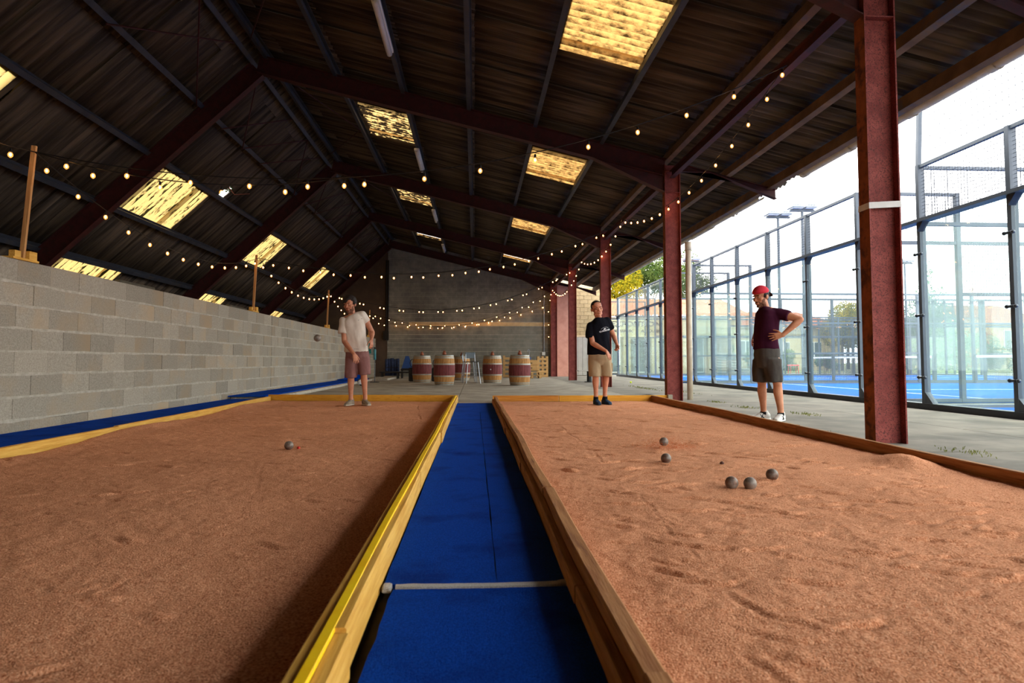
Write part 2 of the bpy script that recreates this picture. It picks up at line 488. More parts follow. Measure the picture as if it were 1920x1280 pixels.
# back wall: fine block courses up to the rafters
wb = struct(bpy.data.objects.new('wall_back', None), 'tall grey block gable wall at the far end of the shed'); COL.objects.link(wb); wb['_world'] = 1
BX0, BX1 = -4.12, 3.6
def topz(x): return zr(x) - 0.12
MB().prism([(BX0, 0), (3.9, 0), (3.9, zr(3.9) + .03), (-4.05, zr(-4.05) + .02), (BX0, zr(BX0) + .0)], 'y', Y_BACK + 0.012, Y_BACK + 0.2).build('mortar_core', M_BACKMORT, wb)
bk, tan = MB(), MB()
zc, r = 0.0, 0
while zc < 6.2:
    x = BX0 - (0.25 if r % 2 else 0)
    jo = random.choice([0.004, 0.006, 0.018, 0.026]) if zc < 3 else 0.005
    while x < BX1:
        a, b = max(x, BX0), min(x + 0.5, BX1)
        t = min(topz(a), topz(b))
        if b - a > 0.05 and zc + 0.1 < t:
            m = tan if 2.29 < zc < 2.5 and a > -3.4 else bk
            m.box(a + 0.003, b - 0.003, Y_BACK - random.uniform(0, .006), Y_BACK + 0.05, zc + 0.003, min(zc + 0.2 - jo, t))
        x += 0.5
    zc += 0.2; r += 1
o = bk.build('grey_blocks', M_BACKBLOCK, wb); o['kind'] = 'stuff'
o = tan.build('bulb_lit_course', M_LITBLOCK, wb); o['kind'] = 'stuff'

# dark rendered part of the gable, far left
o = MB().prism([(-9.6, 0), (BX0 - .01, 0), (BX0 - .01, zr(BX0) - .04), (-9.6, zr(-9.6) - .03)], 'y', Y_BACK + 0.02, Y_BACK + 0.25).build('wall_far', M_DARKWALL)
struct(o, 'dark brown rendered gable behind the low wall')
o = MB().box(-9.75, -9.5, Y_REAR, 31.2, 0, 1.45).build('wall_side', M_DARKWALL); struct(o, 'low outer wall under the left eaves')
M_REARW = mat('grey_render', S(120, 112, 100), S(140, 132, 118), scale=2, rough=0.95)
o = MB().prism([(-9.5, 0), (3.4, 0), (3.4, zr(3.4) - .1), (RIDGE_X, RIDGE_Z - .1), (-9.5, zr(-9.5) - .1)], 'y', Y_REAR - 0.25, Y_REAR).build('wall_rear', M_REARW)
struct(o, 'rendered gable wall behind the viewer')

# pink pier and beige block end wall on the right of the gable
o = MB().box(3.86, 4.62, Y_BACK - 0.15, Y_BACK + 0.2, 0.0, 4.42).build('wall_pier', M_PINK); struct(o, 'pink rendered pier at the end of the gable wall')
wr = struct(bpy.data.objects.new('wall_right', None), 'beige split block wall beyond the rusty columns'); COL.objects.link(wr); wr['_world'] = 1
M_SPLIT = mat('beige_split_block', S(150, 130, 96), S(170, 150, 114), scale=12, rough=0.95, bump=0.6, bscale=50, rnd=0.06)
M_SPLITM = mat('beige_joint', S(176, 162, 134), rough=0.95)
MB().box(3.9, 6.72, 32.5, 32.8, 0, 4.9).build('wall_core', M_SPLITM, wr)
bm0 = MB().bbox(0, 0.385, -0.02, 0.05, 0, 0.185, 0.006).mesh('split_block', M_SPLIT)
for r in range(22):
    for c in range(6):
        x = 4.5 + c * 0.4 + (0.2 if r % 2 else 0)
        if x < 4.64 or x + .39 > 6.75: continue
        if r < 10 and x < 6.1: continue
        o = bpy.data.objects.new('split_block', bm0); COL.objects.link(o); o.parent = wr; o.location = (x, 32.49, 0.02 + r * 0.2)
M_DOOR = mat('grey_metal_door', S(150, 146, 138), S(162, 158, 150), scale=3, rough=0.6)
d = struct(thing('door_1', 'grey metal double door in the beige block wall', 'door', (5.4, 32.4, 0), world_parts=True)); del d['category']
for k in range(6):
    MB().bbox(4.7 + k * 0.235, 4.925 + k * 0.235, 32.40, 32.46, 0.02, 1.92, 0.008).build('door_panel', M_DOOR, d)
MB().box(4.66, 6.14, 32.41, 32.5, 1.94, 2.02).build('lintel', mat('pale_lintel', S(190, 170, 140), rough=0.9), d)

# ------------------------------------------------------------------ roof
ce = struct(bpy.data.objects.new('ceiling', None), 'corrugated fibre cement roof on steel purlins'); COL.objects.link(ce)
CELL, WAV = 1.5875, 9
def sheet_mesh(name, L, W, nw, material, thick=True, lap=0.17):
    mb = MB(); n = nw * 7
    def layer(off):
        vs = []
        for i in range(n + 1):
            v = (W + lap) * i / n
            w = 0.030 * math.cos(2 * PI * v / (CELL / WAV)) + off + 0.075 * (v / CELL)
            vs += [(0, v, w), (L, v, w)]
        return vs
    fs = [(2 * i, 2 * i + 1, 2 * i + 3, 2 * i + 2) for i in range(n)]
    lo = layer(0.0)
    mb.add(lo, fs)
    if thick:
        o = len(lo); up = layer(0.008)
        mb.add(up, [tuple(reversed(f)) for f in fs])
        k = 2 * n
        mb.f += [(0, o, o + 1, 1), (k, k + 1, o + k + 1, o + k)]; mb.mi += [0, 0]
        for i in range(n):
            mb.f += [(2 * i, 2 * i + 2, o + 2 * i + 2, o + 2 * i), (2 * i + 1, o + 2 * i + 1, o + 2 * i + 3, 2 * i + 3)]; mb.mi += [0, 0]
    me = mb.mesh(name, material, True)
    return me
PR = [-4.0, -2.62, -1.36, -0.12, 1.14, 2.41, 3.68, 4.95, 5.98]
PLX = [-4.1, -5.18, -6.12, -7.06, -8.0, -8.95, -9.7]
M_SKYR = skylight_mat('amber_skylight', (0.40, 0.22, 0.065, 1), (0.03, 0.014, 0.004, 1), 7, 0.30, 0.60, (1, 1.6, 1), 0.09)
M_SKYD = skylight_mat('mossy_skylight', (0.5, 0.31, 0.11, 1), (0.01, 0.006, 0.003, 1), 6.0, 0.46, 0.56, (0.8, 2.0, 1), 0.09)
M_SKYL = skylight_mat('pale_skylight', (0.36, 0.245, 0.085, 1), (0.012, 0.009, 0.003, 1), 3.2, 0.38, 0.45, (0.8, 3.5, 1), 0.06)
sk_cells_r = [7.4425, 13.7925, 20.1425, 26.4925]
sk_cells_l = [6.75, 13.10, 19.45, 25.80]
_cache = {}
def put_sheet(name, L, W, nw, material, loc, rot, thick=True):
    key = (name, round(L, 3), round(W, 3), material.name)
    if key not in _cache: _cache[key] = sheet_mesh(name, L, W, nw, material, thick)
    o = bpy.data.objects.new(name, _cache[key]); COL.objects.link(o)
    o.parent = ce; o.location = loc; o.rotation_euler = rot
    return o
EXT = CELL / WAV * 2
EXTL = CELL / WAV * 3.5
for i in range(len(PR) - 1):
    x0, x1 = PR[i], PR[i + 1]
    L = (x1 - x0) / math.cos(AR) + 0.1
    for k in range(-3, 14):
        y = 9.03 + CELL * k
        loc, rot = (x0, y, zr(x0) + 0.005 * (i % 2)), (0, AR, 0)
        sky_row = i in (1, 4)
        issky = sky_row and any(abs(y - s) < 0.05 for s in sk_cells_r)
        prev = sky_row and any(abs(y - CELL - s) < 0.05 for s in sk_cells_r)
        far = y > 25
        m = M_SKYD if i == 1 else M_SKYR
        if issky:
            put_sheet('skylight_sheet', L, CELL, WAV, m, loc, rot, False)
        elif prev:
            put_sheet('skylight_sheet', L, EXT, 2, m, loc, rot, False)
            put_sheet('roof_sheet', L, CELL - EXT, 7, M_ROOF, (x0, y + EXT, loc[2] + 0.012), rot)
        else:
            put_sheet('roof_sheet', L, CELL, WAV, M_ROOF, loc, rot)
for i in range(len(PLX) - 1):
    x0, x1 = PLX[i], PLX[i + 1]
    L = (x0 - x1) / math.cos(AL) + 0.1
    for k in range(-6, 12):
        y = 13.10 + CELL * k
        ox = x1 - 0.1 * math.cos(AL)
        loc, rot = (ox, y, zr(ox) + 0.005 * (i % 2)), (0, -AL, 0)
        sky_row = i in (2, 4)
        issky = sky_row and any(abs(y - s) < 0.05 for s in sk_cells_l)
        prev = sky_row and any(abs(y - CELL - s) < 0.05 for s in sk_cells_l)
        if issky:
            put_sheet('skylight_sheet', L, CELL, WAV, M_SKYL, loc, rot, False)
        elif prev:
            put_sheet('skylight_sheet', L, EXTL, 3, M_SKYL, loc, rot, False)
            put_sheet('roof_sheet', L, CELL - EXTL, 6, M_ROOF, (ox, y + EXTL, loc[2] + 0.012), rot)
        elif i == 1 and abs(y - 14.6875) < 0.05:
            # a sheet with a torn hole near its lower edge
            n_, m_ = WAV * 7, 12; vs = []
            for a in range(n_ + 1):
                v = (CELL + 0.17) * a / n_
                for b_ in range(m_ + 1):
                    vs.append((L * b_ / m_, v, 0.030 * math.cos(2 * PI * v / (CELL / WAV)) + 0.075 * v / CELL))
            fs = []
            for a in range(n_):
                for b_ in range(m_):
                    va, ub = (CELL + .17) * (a + .5) / n_, L * (b_ + .5) / m_
                    if 1.0 < va < 1.32 + .05 * (b_ % 2) and .14 < ub < .36 + .06 * math.sin(a * 1.3): continue
                    q = a * (m_ + 1) + b_; fs.append((q, q + m_ + 1, q + m_ + 2, q + 1))
            o = MB().add(vs, fs).build('roof_sheet', M_ROOF, ce, True, loc); o.rotation_euler = rot; o['label'] = 'torn roof sheet with a hole showing leaves'
        else:
            put_sheet('roof_sheet', L, CELL, WAV, M_ROOF, loc, rot)
# the part of the roof behind the viewer
mb = MB()
n = 66 * 3
for (xa, xb, ya) in ((-4.0, 6.0, 9.03 - 3 * CELL + .02), (-9.75, -4.0, 13.10 - 6 * CELL + .02)):
    vs = []
    for i in range(n + 1):
        y = Y_REAR - 0.4 + (ya - Y_REAR + 0.4) * i / n
        w = 0.026 * math.cos(2 * PI * y / 0.1764)
        vs += [(xa, y, zr(xa) + w), (xb, y, zr(xb) + w)]
    mb.add(vs, [(2 * i, 2 * i + 1, 2 * i + 3, 2 * i + 2) for i in range(n)])
o = mb.build('roof_sheets', M_ROOF, ce); o['kind'] = 'stuff'
# ridge cap
mb = MB()
mb.bar((-4.25, Y_REAR, zr(-4.25) + 0.05), (-4.25, Y_BACK + .3, zr(-4.25) + 0.05), 0.66, 0.02, (-0.95, 0, 1))
mb.bar((-3.88, Y_REAR, zr(-3.88) + 0.05), (-3.88, Y_BACK + .3, zr(-3.88) + 0.05), 0.55, 0.02, (0.238, 0, 1))
mb.build('ridge_cap', M_ROOF, ce)
def purlin(x, right=True, w=0.07, h=0.15, m=None):
    a = AR if right else -AL
    nrm = Vector((math.sin(a), 0, math.cos(a))); tdir = Vector((math.cos(a), 0, -math.sin(a)))
    c = Vector((x, 0, zr(x))) - nrm * (0.03 + h / 2)
    mb = MB()
    A, B = Vector((0, Y_REAR, 0)), Vector((0, Y_BACK, 0))
    mb.bar(c + A, c + B, 0.008, h, nrm)
    for sg in (-1, 1):
        cc = c + nrm * sg * (h / 2 - 0.004) + tdir * w / 2 * (1 if sg > 0 else -1) * 0.0 + tdir * w / 2
        mb.bar(cc + A, cc + B, w, 0.008, nrm)
    cl = c - nrm * (h / 2 - 0.018) + tdir * w
    mb.bar(cl + A, cl + B, 0.006, 0.03, nrm)
    return mb.build('purlin', m or M_PURLIN, ce)
for x in (-3.9, -2.62, -1.36, -0.12, 1.14, 2.41): purlin(x)
M_PURB = mat('rust_stained_steel', S(96, 74, 54), S(124, 96, 68), scale=3, rough=0.7, c3=S(74, 82, 96), s3=2, lo3=0.55, hi3=0.7)
for x in (3.68, 4.85): purlin(x, True, 0.09, 0.17, M_PURB)
purlin(5.68, True, 0.09, 0.2, M_PURB)
for x in (-4.28, -5.18, -6.12, -7.06, -8.0, -8.95): purlin(x, False, 0.08, 0.15)
# thin wind braces of the left slope
def lp(x, y, d=0.22): return Vector((x, y, zr(x))) - Vector((-math.sin(AL), 0, math.cos(AL))) * d
for b in range(-1, 4):
    y0 = 5.78 + 6.35 * b
    for (xa, ya, xb, yb) in ((-4.3, 0.3, -5.2, 2.1), (-5.2, 2.1, -4.3, 4.0), (-4.3, 4.0, -5.2, 6.1), (-5.2, 3.2, -4.3, 5.4), (-5.2, 0.9, -4.3, 2.6)):
        MB().tube([lp(xa, y0 + ya), lp(xb, y0 + yb)], 0.014, 5).build('wind_brace', M_RAFT, ce)
for b in range(-1, 4):
    y0 = 5.78 + 6.35 * b
    for (xa, ya, xb, yb) in ((-3.9, 0.3, -2.6, 2.8), (-2.6, 2.8, -3.9, 5.6)):
        nr = Vector((math.sin(AR), 0, math.cos(AR))) * 0.2
        MB().tube([Vector((xa, y0 + ya, zr(xa))) - nr, Vector((xb, y0 + yb, zr(xb))) - nr], 0.012, 5).build('wind_brace', M_RAFT, ce)

# ------------------------------------------------------------------ steel portal frames
def ibeam(mb, p, q, depth, width, up, tf=0.013, tw=0.01):
    p, q, up = Vector(p), Vector(q), Vector(up)
    d = (q - p).normalized(); up = (up - d * up.dot(d)).normalized()
    mb.bar(p, q, tw, depth - 2 * tf, up)
    for s_ in (-1, 1):
        o_ = up * s_ * (depth / 2 - tf / 2)
        mb.bar(p + o_, q + o_, width, tf, up)
    return mb
flab = ['rusty red steel frame nearest the viewer, white tape round its column',
        'rusty red steel frame whose column stands beside the cream downpipe',
        'rusty red steel frame whose column stands right behind the man in black',
        'rusty red steel frame whose column stands behind the small pedestal table',
        'rusty red steel frame set against the far block gable']
for k, fy in enumerate([5.78 - 6.35] + FRAMES):
    if k == 0: lab = 'rusty red steel frame behind the viewer'
    else: lab = flab[k - 1]
    fy = min(fy, Y_BACK - 0.25)
    f = thing('portal_frame', lab, 'steel frame', (3.755, fy, 0), group='steel frames of the shed', world_parts=True)
    cz = zr(3.75) - 0.25
    cx = 3.755
    c = ibeam(MB(), (cx, fy, 0.0), (cx, fy, cz), 0.30, 0.16, (1, 0, 0), 0.014, 0.011).build('column', [M_RUST], f)
    # flanges carry browner rust
    cm = c.data; cm.materials.append(M_RUSTO)
    for p in cm.polygons:
        if abs(p.normal.x) > 0.9 and abs(p.center.x - cx) > 0.14: p.material_index = 1
    for zz in (3.95, 4.36):
        mb = MB()
        for s_ in (-1, 1): mb.box(cx - 0.136, cx + 0.136, fy + s_ * 0.04 - 0.035, fy + s_ * 0.04 + 0.035, zz, zz + 0.012)
        mb.build('stiffener', M_RUST, c)
    off = 0.17 + 0.165
    ibeam(MB(), (RIDGE_X, fy, zr(RIDGE_X) - off), (3.61, fy, zr(3.61) - off), 0.33, 0.16, (0, 0, 1)).build('rafter', M_RAFT, f)
    offl = (0.17 + 0.165) / math.cos(AL) * 1.0
    ibeam(MB(), (RIDGE_X, fy, RIDGE_Z - offl + 0.02), (-9.5, fy, zr(-9.5) - offl), 0.33, 0.16, (0, 0, 1)).build('rafter', M_RAFT, f)
    # haunch
    mb = MB()
    hx0, hx1, hz = 2.25, 3.606, 3.97
    zb = lambda x: zr(x) - 0.17 - 0.33
    mb.prism([(hx0, zb(hx0)), (hx1, zb(hx1)), (hx1, hz), ], 'y', fy - 0.006, fy + 0.006)
    mb.bar((hx0, fy, zb(hx0)), (hx1, fy, hz), 0.16, 0.013)
    mb.build('haunch', [M_RAFT], f)
    # cantilever carrying the eaves
    mb = MB()
    pts = [(3.9, 4.37), (4.55, 4.36), (5.8, 3.87)]
    top = [(5.8, zr(5.8) - 0.21), (3.9, zr(3.9) - 0.19)]
    mb.prism(pts + top, 'y', fy - 0.006, fy + 0.006)
    for a, b in ((0, 1), (1, 2)):
        mb.bar((pts[a][0], fy, pts[a][1]), (pts[b][0], fy, pts[b][1]), 0.12, 0.012)
    mb.bar((3.9, fy, zr(3.9) - 0.19), (5.8, fy, zr(5.8) - 0.21), 0.12, 0.012)
    mb.build('eaves_bracket', M_RAFT, f)
    MB().box(-9.4, -9.1, fy - 0.08, fy + 0.08, 0, zr(-9.25) - 0.3).build('outer_column', M_RUST, f)
    if 24 < fy < 26: ibeam(MB(), (3.74, fy + 0.1, 4.29), (3.74, Y_BACK - 0.35, 4.29), 0.14, 0.1, (0, 0, 1), 0.009, 0.007).build('tie_beam', M_RAFT, f)
    if fy < 24:
        ibeam(MB(), (3.74, fy + 0.1, 4.29), (3.74, fy + 6.25, 4.29), 0.14, 0.1, (0, 0, 1), 0.009, 0.007).build('tie_beam', M_RAFT, f)
    if k == 1:
        # white tape wound round the column at head height, a little slanted
        mb = MB()
        for j, dz in enumerate((0.0, 0.012, -0.012)):
            e = 0.002 + j * 0.001
            z0 = 2.17 + dz
            x0, x1, y0, y1 = cx - 0.15 - e, cx + 0.15 + e, fy - 0.08 - e, fy + 0.08 + e
            ring = [(x0, y0, z0), (x1, y0, z0 + 0.02), (x1, y1, z0 + 0.02), (x0, y1, z0)]
            vs = [(a, b, c_ - 0.017) for a, b, c_ in ring] + [(a, b, c_ + 0.017) for a, b, c_ in ring]
            mb.add(vs, [(i, (i + 1) % 4, (i + 1) % 4 + 4, i + 4) for i in range(4)])
        mb.build('white_tape', mat('white_tape', S(210, 206, 200), S(226, 222, 216), rough=0.6), c)['label'] = 'white tape wound round the column'
        st = MB().lathe([(0.012, 0), (0.012, 0.006)], 14, (0, 0, 0)).build('round_sticker', mat('pale_blue_sticker', S(150, 170, 196), rough=0.5), c)
        st.matrix_parent_inverse = Matrix.Translation(-f.location); st.location = (3.745, fy - 0.006, 1.29); st.rotation_euler = (PI / 2, 0, 0)

# gutter under the right eaves: short lengths of half pipe, and a fallen end
gt = thing('eaves_gutter', 'broken cream gutter running along the open eaves', 'gutter', (6.0, 5, 3.9), world_parts=True)
def gutter_piece(y0, y1, r=0.075, dz=0.0):
    mb = MB(); n = 10
    x, zc = 6.0, zr(5.98) - 0.03 + dz
    vs = []
    for j, y in enumerate((y0, y1)):
        for i in range(n + 1):
            t = PI + PI * i / n
            vs.append((x + r * math.cos(t), y, zc + r * math.sin(t)))
        for i in range(n + 1):
            t = 2 * PI - PI * i / n
            vs.append((x + (r - .008) * math.cos(t), y, zc + (r - .008) * math.sin(t)))
    m = 2 * (n + 1)
    fs = [(i, (i + 1) % m, (i + 1) % m + m, i + m) for i in range(m)]
    mb.add(vs, fs)
    return mb.build('gutter_length', M_CREAMPIPE, gt, True)
y = -6.0
while y < 11.0:
    gutter_piece(y, y + 1.45); gutter_piece(y + 1.38, y + 1.5, 0.088); y += 1.45
y = 13.2
while y < 30:
    gutter_piece(y, y + 1.45, 0.075, random.uniform(-.02, .02)); gutter_piece(y + 1.38, y + 1.5, 0.088); y += 1.45

# downpipe beside the second column
dp = thing('downpipe', 'cream plastic downpipe standing beside a rusty column', 'pipe', (4.15, 12.35, 0), world_parts=True)
MB().tube([(4.15, 12.38, 0.0), (4.15, 12.38, 3.05)], 0.055, 16).build('pipe', M_CREAMPIPE, dp, True)
MB().tube([(4.15, 12.38, 2.9), (4.15, 12.38, 3.06)], 0.064, 16).build('collar', M_CREAMPIPE, dp, True)
for zz in (1.0, 2.4):
    MB().tube([(4.15, 12.38, zz), (4.15, 12.38, zz + 0.03)], 0.06, 12).build('clip', M_CREAMPIPE, dp)
# fallen steel angle leaning at the eaves beyond column
# ================================================================== playing lanes
def fbm(x, y, seed, octs):
    """cheap value noise on arrays"""
    out = np.zeros_like(x)
    for (f, a) in octs:
        xi, yi = np.floor(x * f).astype(int), np.floor(y * f).astype(int)
        xf, yf = x * f - xi, y * f - yi
        u, v = xf * xf * (3 - 2 * xf), yf * yf * (3 - 2 * yf)
        def h(i, j):
            n = (i * 374761393 + j * 668265263 + seed * 1442695) & 0x7fffffff
            n = (n ^ (n >> 13)) * 1274126177 & 0x7fffffff
            return ((n ^ (n >> 16)) & 0xffff) / 65535.0 - 0.5
        out += a * ((h(xi, yi) * (1 - u) + h(xi + 1, yi) * u) * (1 - v) + (h(xi, yi + 1) * (1 - u) + h(xi + 1, yi + 1) * u) * v)
    return out

def sand_mat():
    m = bpy.data.materials.new('pink_sand'); m.use_nodes = True
    nt = m.node_tree; N = nt.nodes; L = nt.links
    b = N['Principled BSDF']; b.inputs['Roughness'].default_value = 1.0; b.inputs['Specular IOR Level'].default_value = 0.05
    tc = N.new('ShaderNodeTexCoord')
    def noise(sc, de):
        n = N.new('ShaderNodeTexNoise'); n.inputs['Scale'].default_value = sc; n.inputs['Detail'].default_value = de
        L.new(tc.outputs['Object'], n.inputs['Vector']); return n
    g = noise(130, 3); big = noise(1.1, 5)
    r = N.new('ShaderNodeValToRGB')
    e = r.color_ramp.elements
    e[0].position, e[0].color = 0.30, S(176, 102, 68)
    e[1].position, e[1].color = 0.70, S(250, 190, 150)
    k = e.new(0.5); k.color = S(230, 158, 115)
    L.new(g.outputs['Fac'], r.inputs['Fac'])
    r2 = N.new('ShaderNodeValToRGB')
    r2.color_ramp.elements[0].position, r2.color_ramp.elements[0].color = 0.35, (0.86, 0.84, 0.82, 1)
    r2.color_ramp.elements[1].position, r2.color_ramp.elements[1].color = 0.65, (1, 1, 1, 1)
    L.new(big.outputs['Fac'], r2.inputs['Fac'])
    mx = N.new('ShaderNodeMix'); mx.data_type = 'RGBA'; mx.blend_type = 'MULTIPLY'; mx.inputs[0].default_value = 1
    L.new(r.outputs['Color'], mx.inputs[6]); L.new(r2.outputs['Color'], mx.inputs[7])
    L.new(mx.outputs[2], b.inputs['Base Color'])
    g2 = noise(190, 2)
    bp = N.new('ShaderNodeBump'); bp.inputs['Strength'].default_value = 0.8; bp.inputs['Distance'].default_value = 0.006
    L.new(g2.outputs['Fac'], bp.inputs['Height']); L.new(bp.outputs['Normal'], b.inputs['Normal'])
    return m
M_SAND = sand_mat()
SAND_Z = 0.0

def sand_lane(xl, xr, y0, yl, yr, seed, marks, tracks, label, heaps=(), piled=0.0):
    """xl(y), xr(y): edges; yl / yr: far end at the left / right edge"""
    nu, nv = 270, 1000
    u = np.linspace(0, 1, nu)[None, :]; v = (np.linspace(0, 1, nv) ** 1.3)[:, None]
    yfar = yl + (yr - yl) * u
    Y = y0 + (yfar - y0) * v
    XL, XR = xl(Y), xr(Y)
    X = XL + (XR - XL) * u
    Z = SAND_Z + fbm(X + 50, Y + 50, seed, [(0.7, 0.016), (2.1, 0.010), (6, 0.007), (17, 0.005), (45, 0.004)])
    rng = random.Random(seed)
    for (mx, my, ang, ln, dp) in marks:
        ca, sa = math.cos(ang), math.sin(ang)
        a = (X - mx) * ca + (Y - my) * sa
        b = -(X - mx) * sa + (Y - my) * ca
        cur = b - 0.35 * a * a / ln + 0.012 * np.sin(a * 14 + mx * 9) + 0.006 * np.sin(a * 41)
        env = np.exp(-(a / (0.5 * ln)) ** 4)
        Z -= dp * env * np.exp(-((cur) / (0.008 + 0.0014 * my)) ** 2)
        Z += dp * 0.8 * env * np.exp(-((cur - 0.03 - 0.003 * my) / (0.016 + 0.002 * my)) ** 2)
    for pts, wd, dp in tracks:
        for (p, q) in zip(pts[:-1], pts[1:]):
            d = Vector((q[0] - p[0], q[1] - p[1])); L_ = d.length; d /= L_
            a = (X - p[0]) * d.x + (Y - p[1]) * d.y
            b = -(X - p[0]) * d.y + (Y - p[1]) * d.x
            env = ((a > -0.02) & (a < L_ + 0.02)).astype(float)
            w = b + 0.012 * np.sin(a * 5 + p[0]) + 0.006 * np.sin(a * 17)
            env = env * (0.35 + 0.65 * (np.sin(a * 2.3 + p[1] * 7) > -0.3))
            Z += env * dp * (np.exp(-((w - wd) / (0.5 * wd)) ** 2) * 0.8 - np.exp(-(w / (0.7 * wd)) ** 2))
    for (hx, hy, hr, hh) in heaps:
        Z += hh * np.exp(-(((X - hx) / hr) ** 2 + ((Y - hy) / (hr * 1.6)) ** 2))
    # sand thins towards the boards
    edge = np.minimum(u, 1 - u) * (XR - XL)
    if piled: Z += piled * np.exp(-((X - XL) / 0.16) ** 2) * (0.75 + 0.5 * np.sin(Y * 1.9))
    vs = np.stack([X, Y, Z], -1).reshape(-1, 3)
    me = bpy.data.meshes.new('sand_bed')
    idx = np.arange(nu * nv).reshape(nv, nu)
    f = np.stack([idx[:-1, :-1], idx[:-1, 1:], idx[1:, 1:], idx[1:, :-1]], -1).reshape(-1, 4)
    me.vertices.add(len(vs)); me.vertices.foreach_set('co', vs.ravel().astype(np.float32))
    me.loops.add(f.size); me.loops.foreach_set('vertex_index', f.ravel().astype(np.int32))
    me.polygons.add(len(f)); me.polygons.foreach_set('loop_start', np.arange(0, f.size, 4, dtype=np.int32))
    me.update(calc_edges=True)
    me.polygons.foreach_set('use_smooth', [True] * len(f))
    me.materials.append(M_SAND)
    o = bpy.data.objects.new('sand_bed', me); COL.objects.link(o)
    return tag(o, label, 'sand', 'sand beds of the lanes', 'stuff')

def rmarks(seed, n, x0, x1, y0, y1, amin, amax):
    g = random.Random(seed); out = []
    for _ in range(n):
        t = g.random() ** 1.0
        out.append((g.uniform(x0, x1), y0 + (y1 - y0) * t, g.uniform(amin, amax), g.uniform(0.07, 0.26), g.uniform(0.004, 0.011)))
    return out
C = lambda k: (lambda y: k + 0 * y)
mr = rmarks(3, 190, 0.6, 3.1, 1.3, 11.6, -0.5, 0.25) + rmarks(5, 120, 0.6, 2.6, 2.2, 6.0, -0.6, 0.3)
mr += [(0.86, 1.95, -1.1, 0.3, 0.006), (1.32, 3.4, -0.35, 0.3, 0.009), (0.72, 1.55, -1.0, 0.2, 0.005), (1.9, 3.2, -0.2, 0.25, 0.008)]
sand_lane(C(0.40), lambda y: 3.24 + 0.004 * y, 0.2, 11.95, 11.95, 21, mr,
          [([(0.91, 9.2), (0.98, 6.6), (1.0, 6.0), (0.95, 4.8)], 0.012, 0.0035), ([(0.93, 3.6), (0.88, 2.95), (0.86, 2.5), (0.885, 1.97)], 0.008, 0.003),
           ([(0.45, 1.95), (4, 2.0)], 0.012, 0.004), ([(0.45, 2.4), (4, 2.55)], 0.018, 0.004), ([(0.45, 3.1), (4, 3.25)], 0.025, 0.004)],
          'pinkish sand lane on the right with several boules on it', heaps=[(3.08, 4.55, 0.16, 0.07)])
ml = rmarks(8, 110, -3.5, -0.5, 3.0, 11.8, -0.4, 0.4) + rmarks(9, 24, -2.8, -0.6, 1.6, 3.8, -0.5, 0.5)
sand_lane(lambda y: -3.54 - 0.032 * (y - 5) * (y > 5), C(-0.385), 0.2, 12.45, 11.98, 45, ml,
          [([(-1.2, 2.2), (-1.15, 3.0), (-0.95, 3.6), (-0.75, 5.5), (-0.62, 9)], 0.010, 0.004), ([(-1.6, 5.2), (-1.1, 3.2)], 0.01, 0.002), ([(-0.95, 11), (-0.7, 8.4), (-1.0, 6.0)], 0.016, 0.006)],
          'pinkish sand lane on the left with one boule beside a red jack', heaps=[(-3.3, 6.8, 0.4, 0.02)], piled=0.035)

# ------------------------------------------------------------------ timber borders
def border(label, loc):
    return thing('timber_border', label, 'timber border', loc, group='timber borders of the sand lanes', world_parts=True)
def plank(mb, x0, x1, y0, y1, z0, z1, n=12, wob=0.004, b=0.004, seed=0):
    """long board lying along Y with slightly wavering edges"""
    g = random.Random(seed)
    ph = [g.uniform(0, 6.28) for _ in range(4)]
    vs = []
    for k in range(n + 1):
        y = y0 + (y1 - y0) * k / n
        dx = wob * (math.sin(y * 1.1 + ph[0]) + 0.6 * math.sin(y * 2.9 + ph[1])); dz = wob * 0.7 * math.sin(y * 1.7 + ph[2])
        vs += [(x0 + dx, y, z0), (x1 + dx, y, z0), (x1 + dx, y, z1 - b + dz), (x1 - b + dx, y, z1 + dz), (x0 + b + dx, y, z1 + dz), (x0 + dx, y, z1 - b + dz)]
    fs = []
    for k in range(n):
        for i in range(6):
            j = (i + 1) % 6
            fs.append((6 * k + i, 6 * k + j, 6 * k + 6 + j, 6 * k + 6 + i))
    fs += [tuple(range(6)), tuple(reversed(range(6 * n, 6 * n + 6)))]
    return mb.add(vs, fs)
# left of the central runner: two boards side by side with a painted stripe
b1 = border('pale timber border with a yellow stripe left of the blue runner', (-0.34, 5, 0))
y, k = -1.4, 0
for seg in (3.0, 2.2, 2.1, 2.3, 1.9, 1.95):
    d = random.uniform(-.006, .006)
    plank(MB(), -0.342 + d, -0.300 + d, y, y + seg - 0.005, 0.0, 0.112 + random.uniform(-.006, .004), 14, 0.004, 0.005, k).build('plank', M_YWOOD, b1); y += seg; k += 1
y = -1.4
for seg in (2.6, 3.1, 2.6, 2.6, 2.5):
    plank(MB(), -0.385, -0.344, y, y + seg - 0.005, 0.0, 0.112 + random.uniform(-.003, .003), 14, 0.002, 0.005, k).build('plank', M_YWOOD, b1); y += seg; k += 1
plank(MB(), -0.357, -0.330, -1.4, 12.0, 0.108, 0.1205, 60, 0.002, 0.002, 3).build('painted_stripe', M_YPAINT, b1)['label'] = 'bright yellow painted stripe along the top'
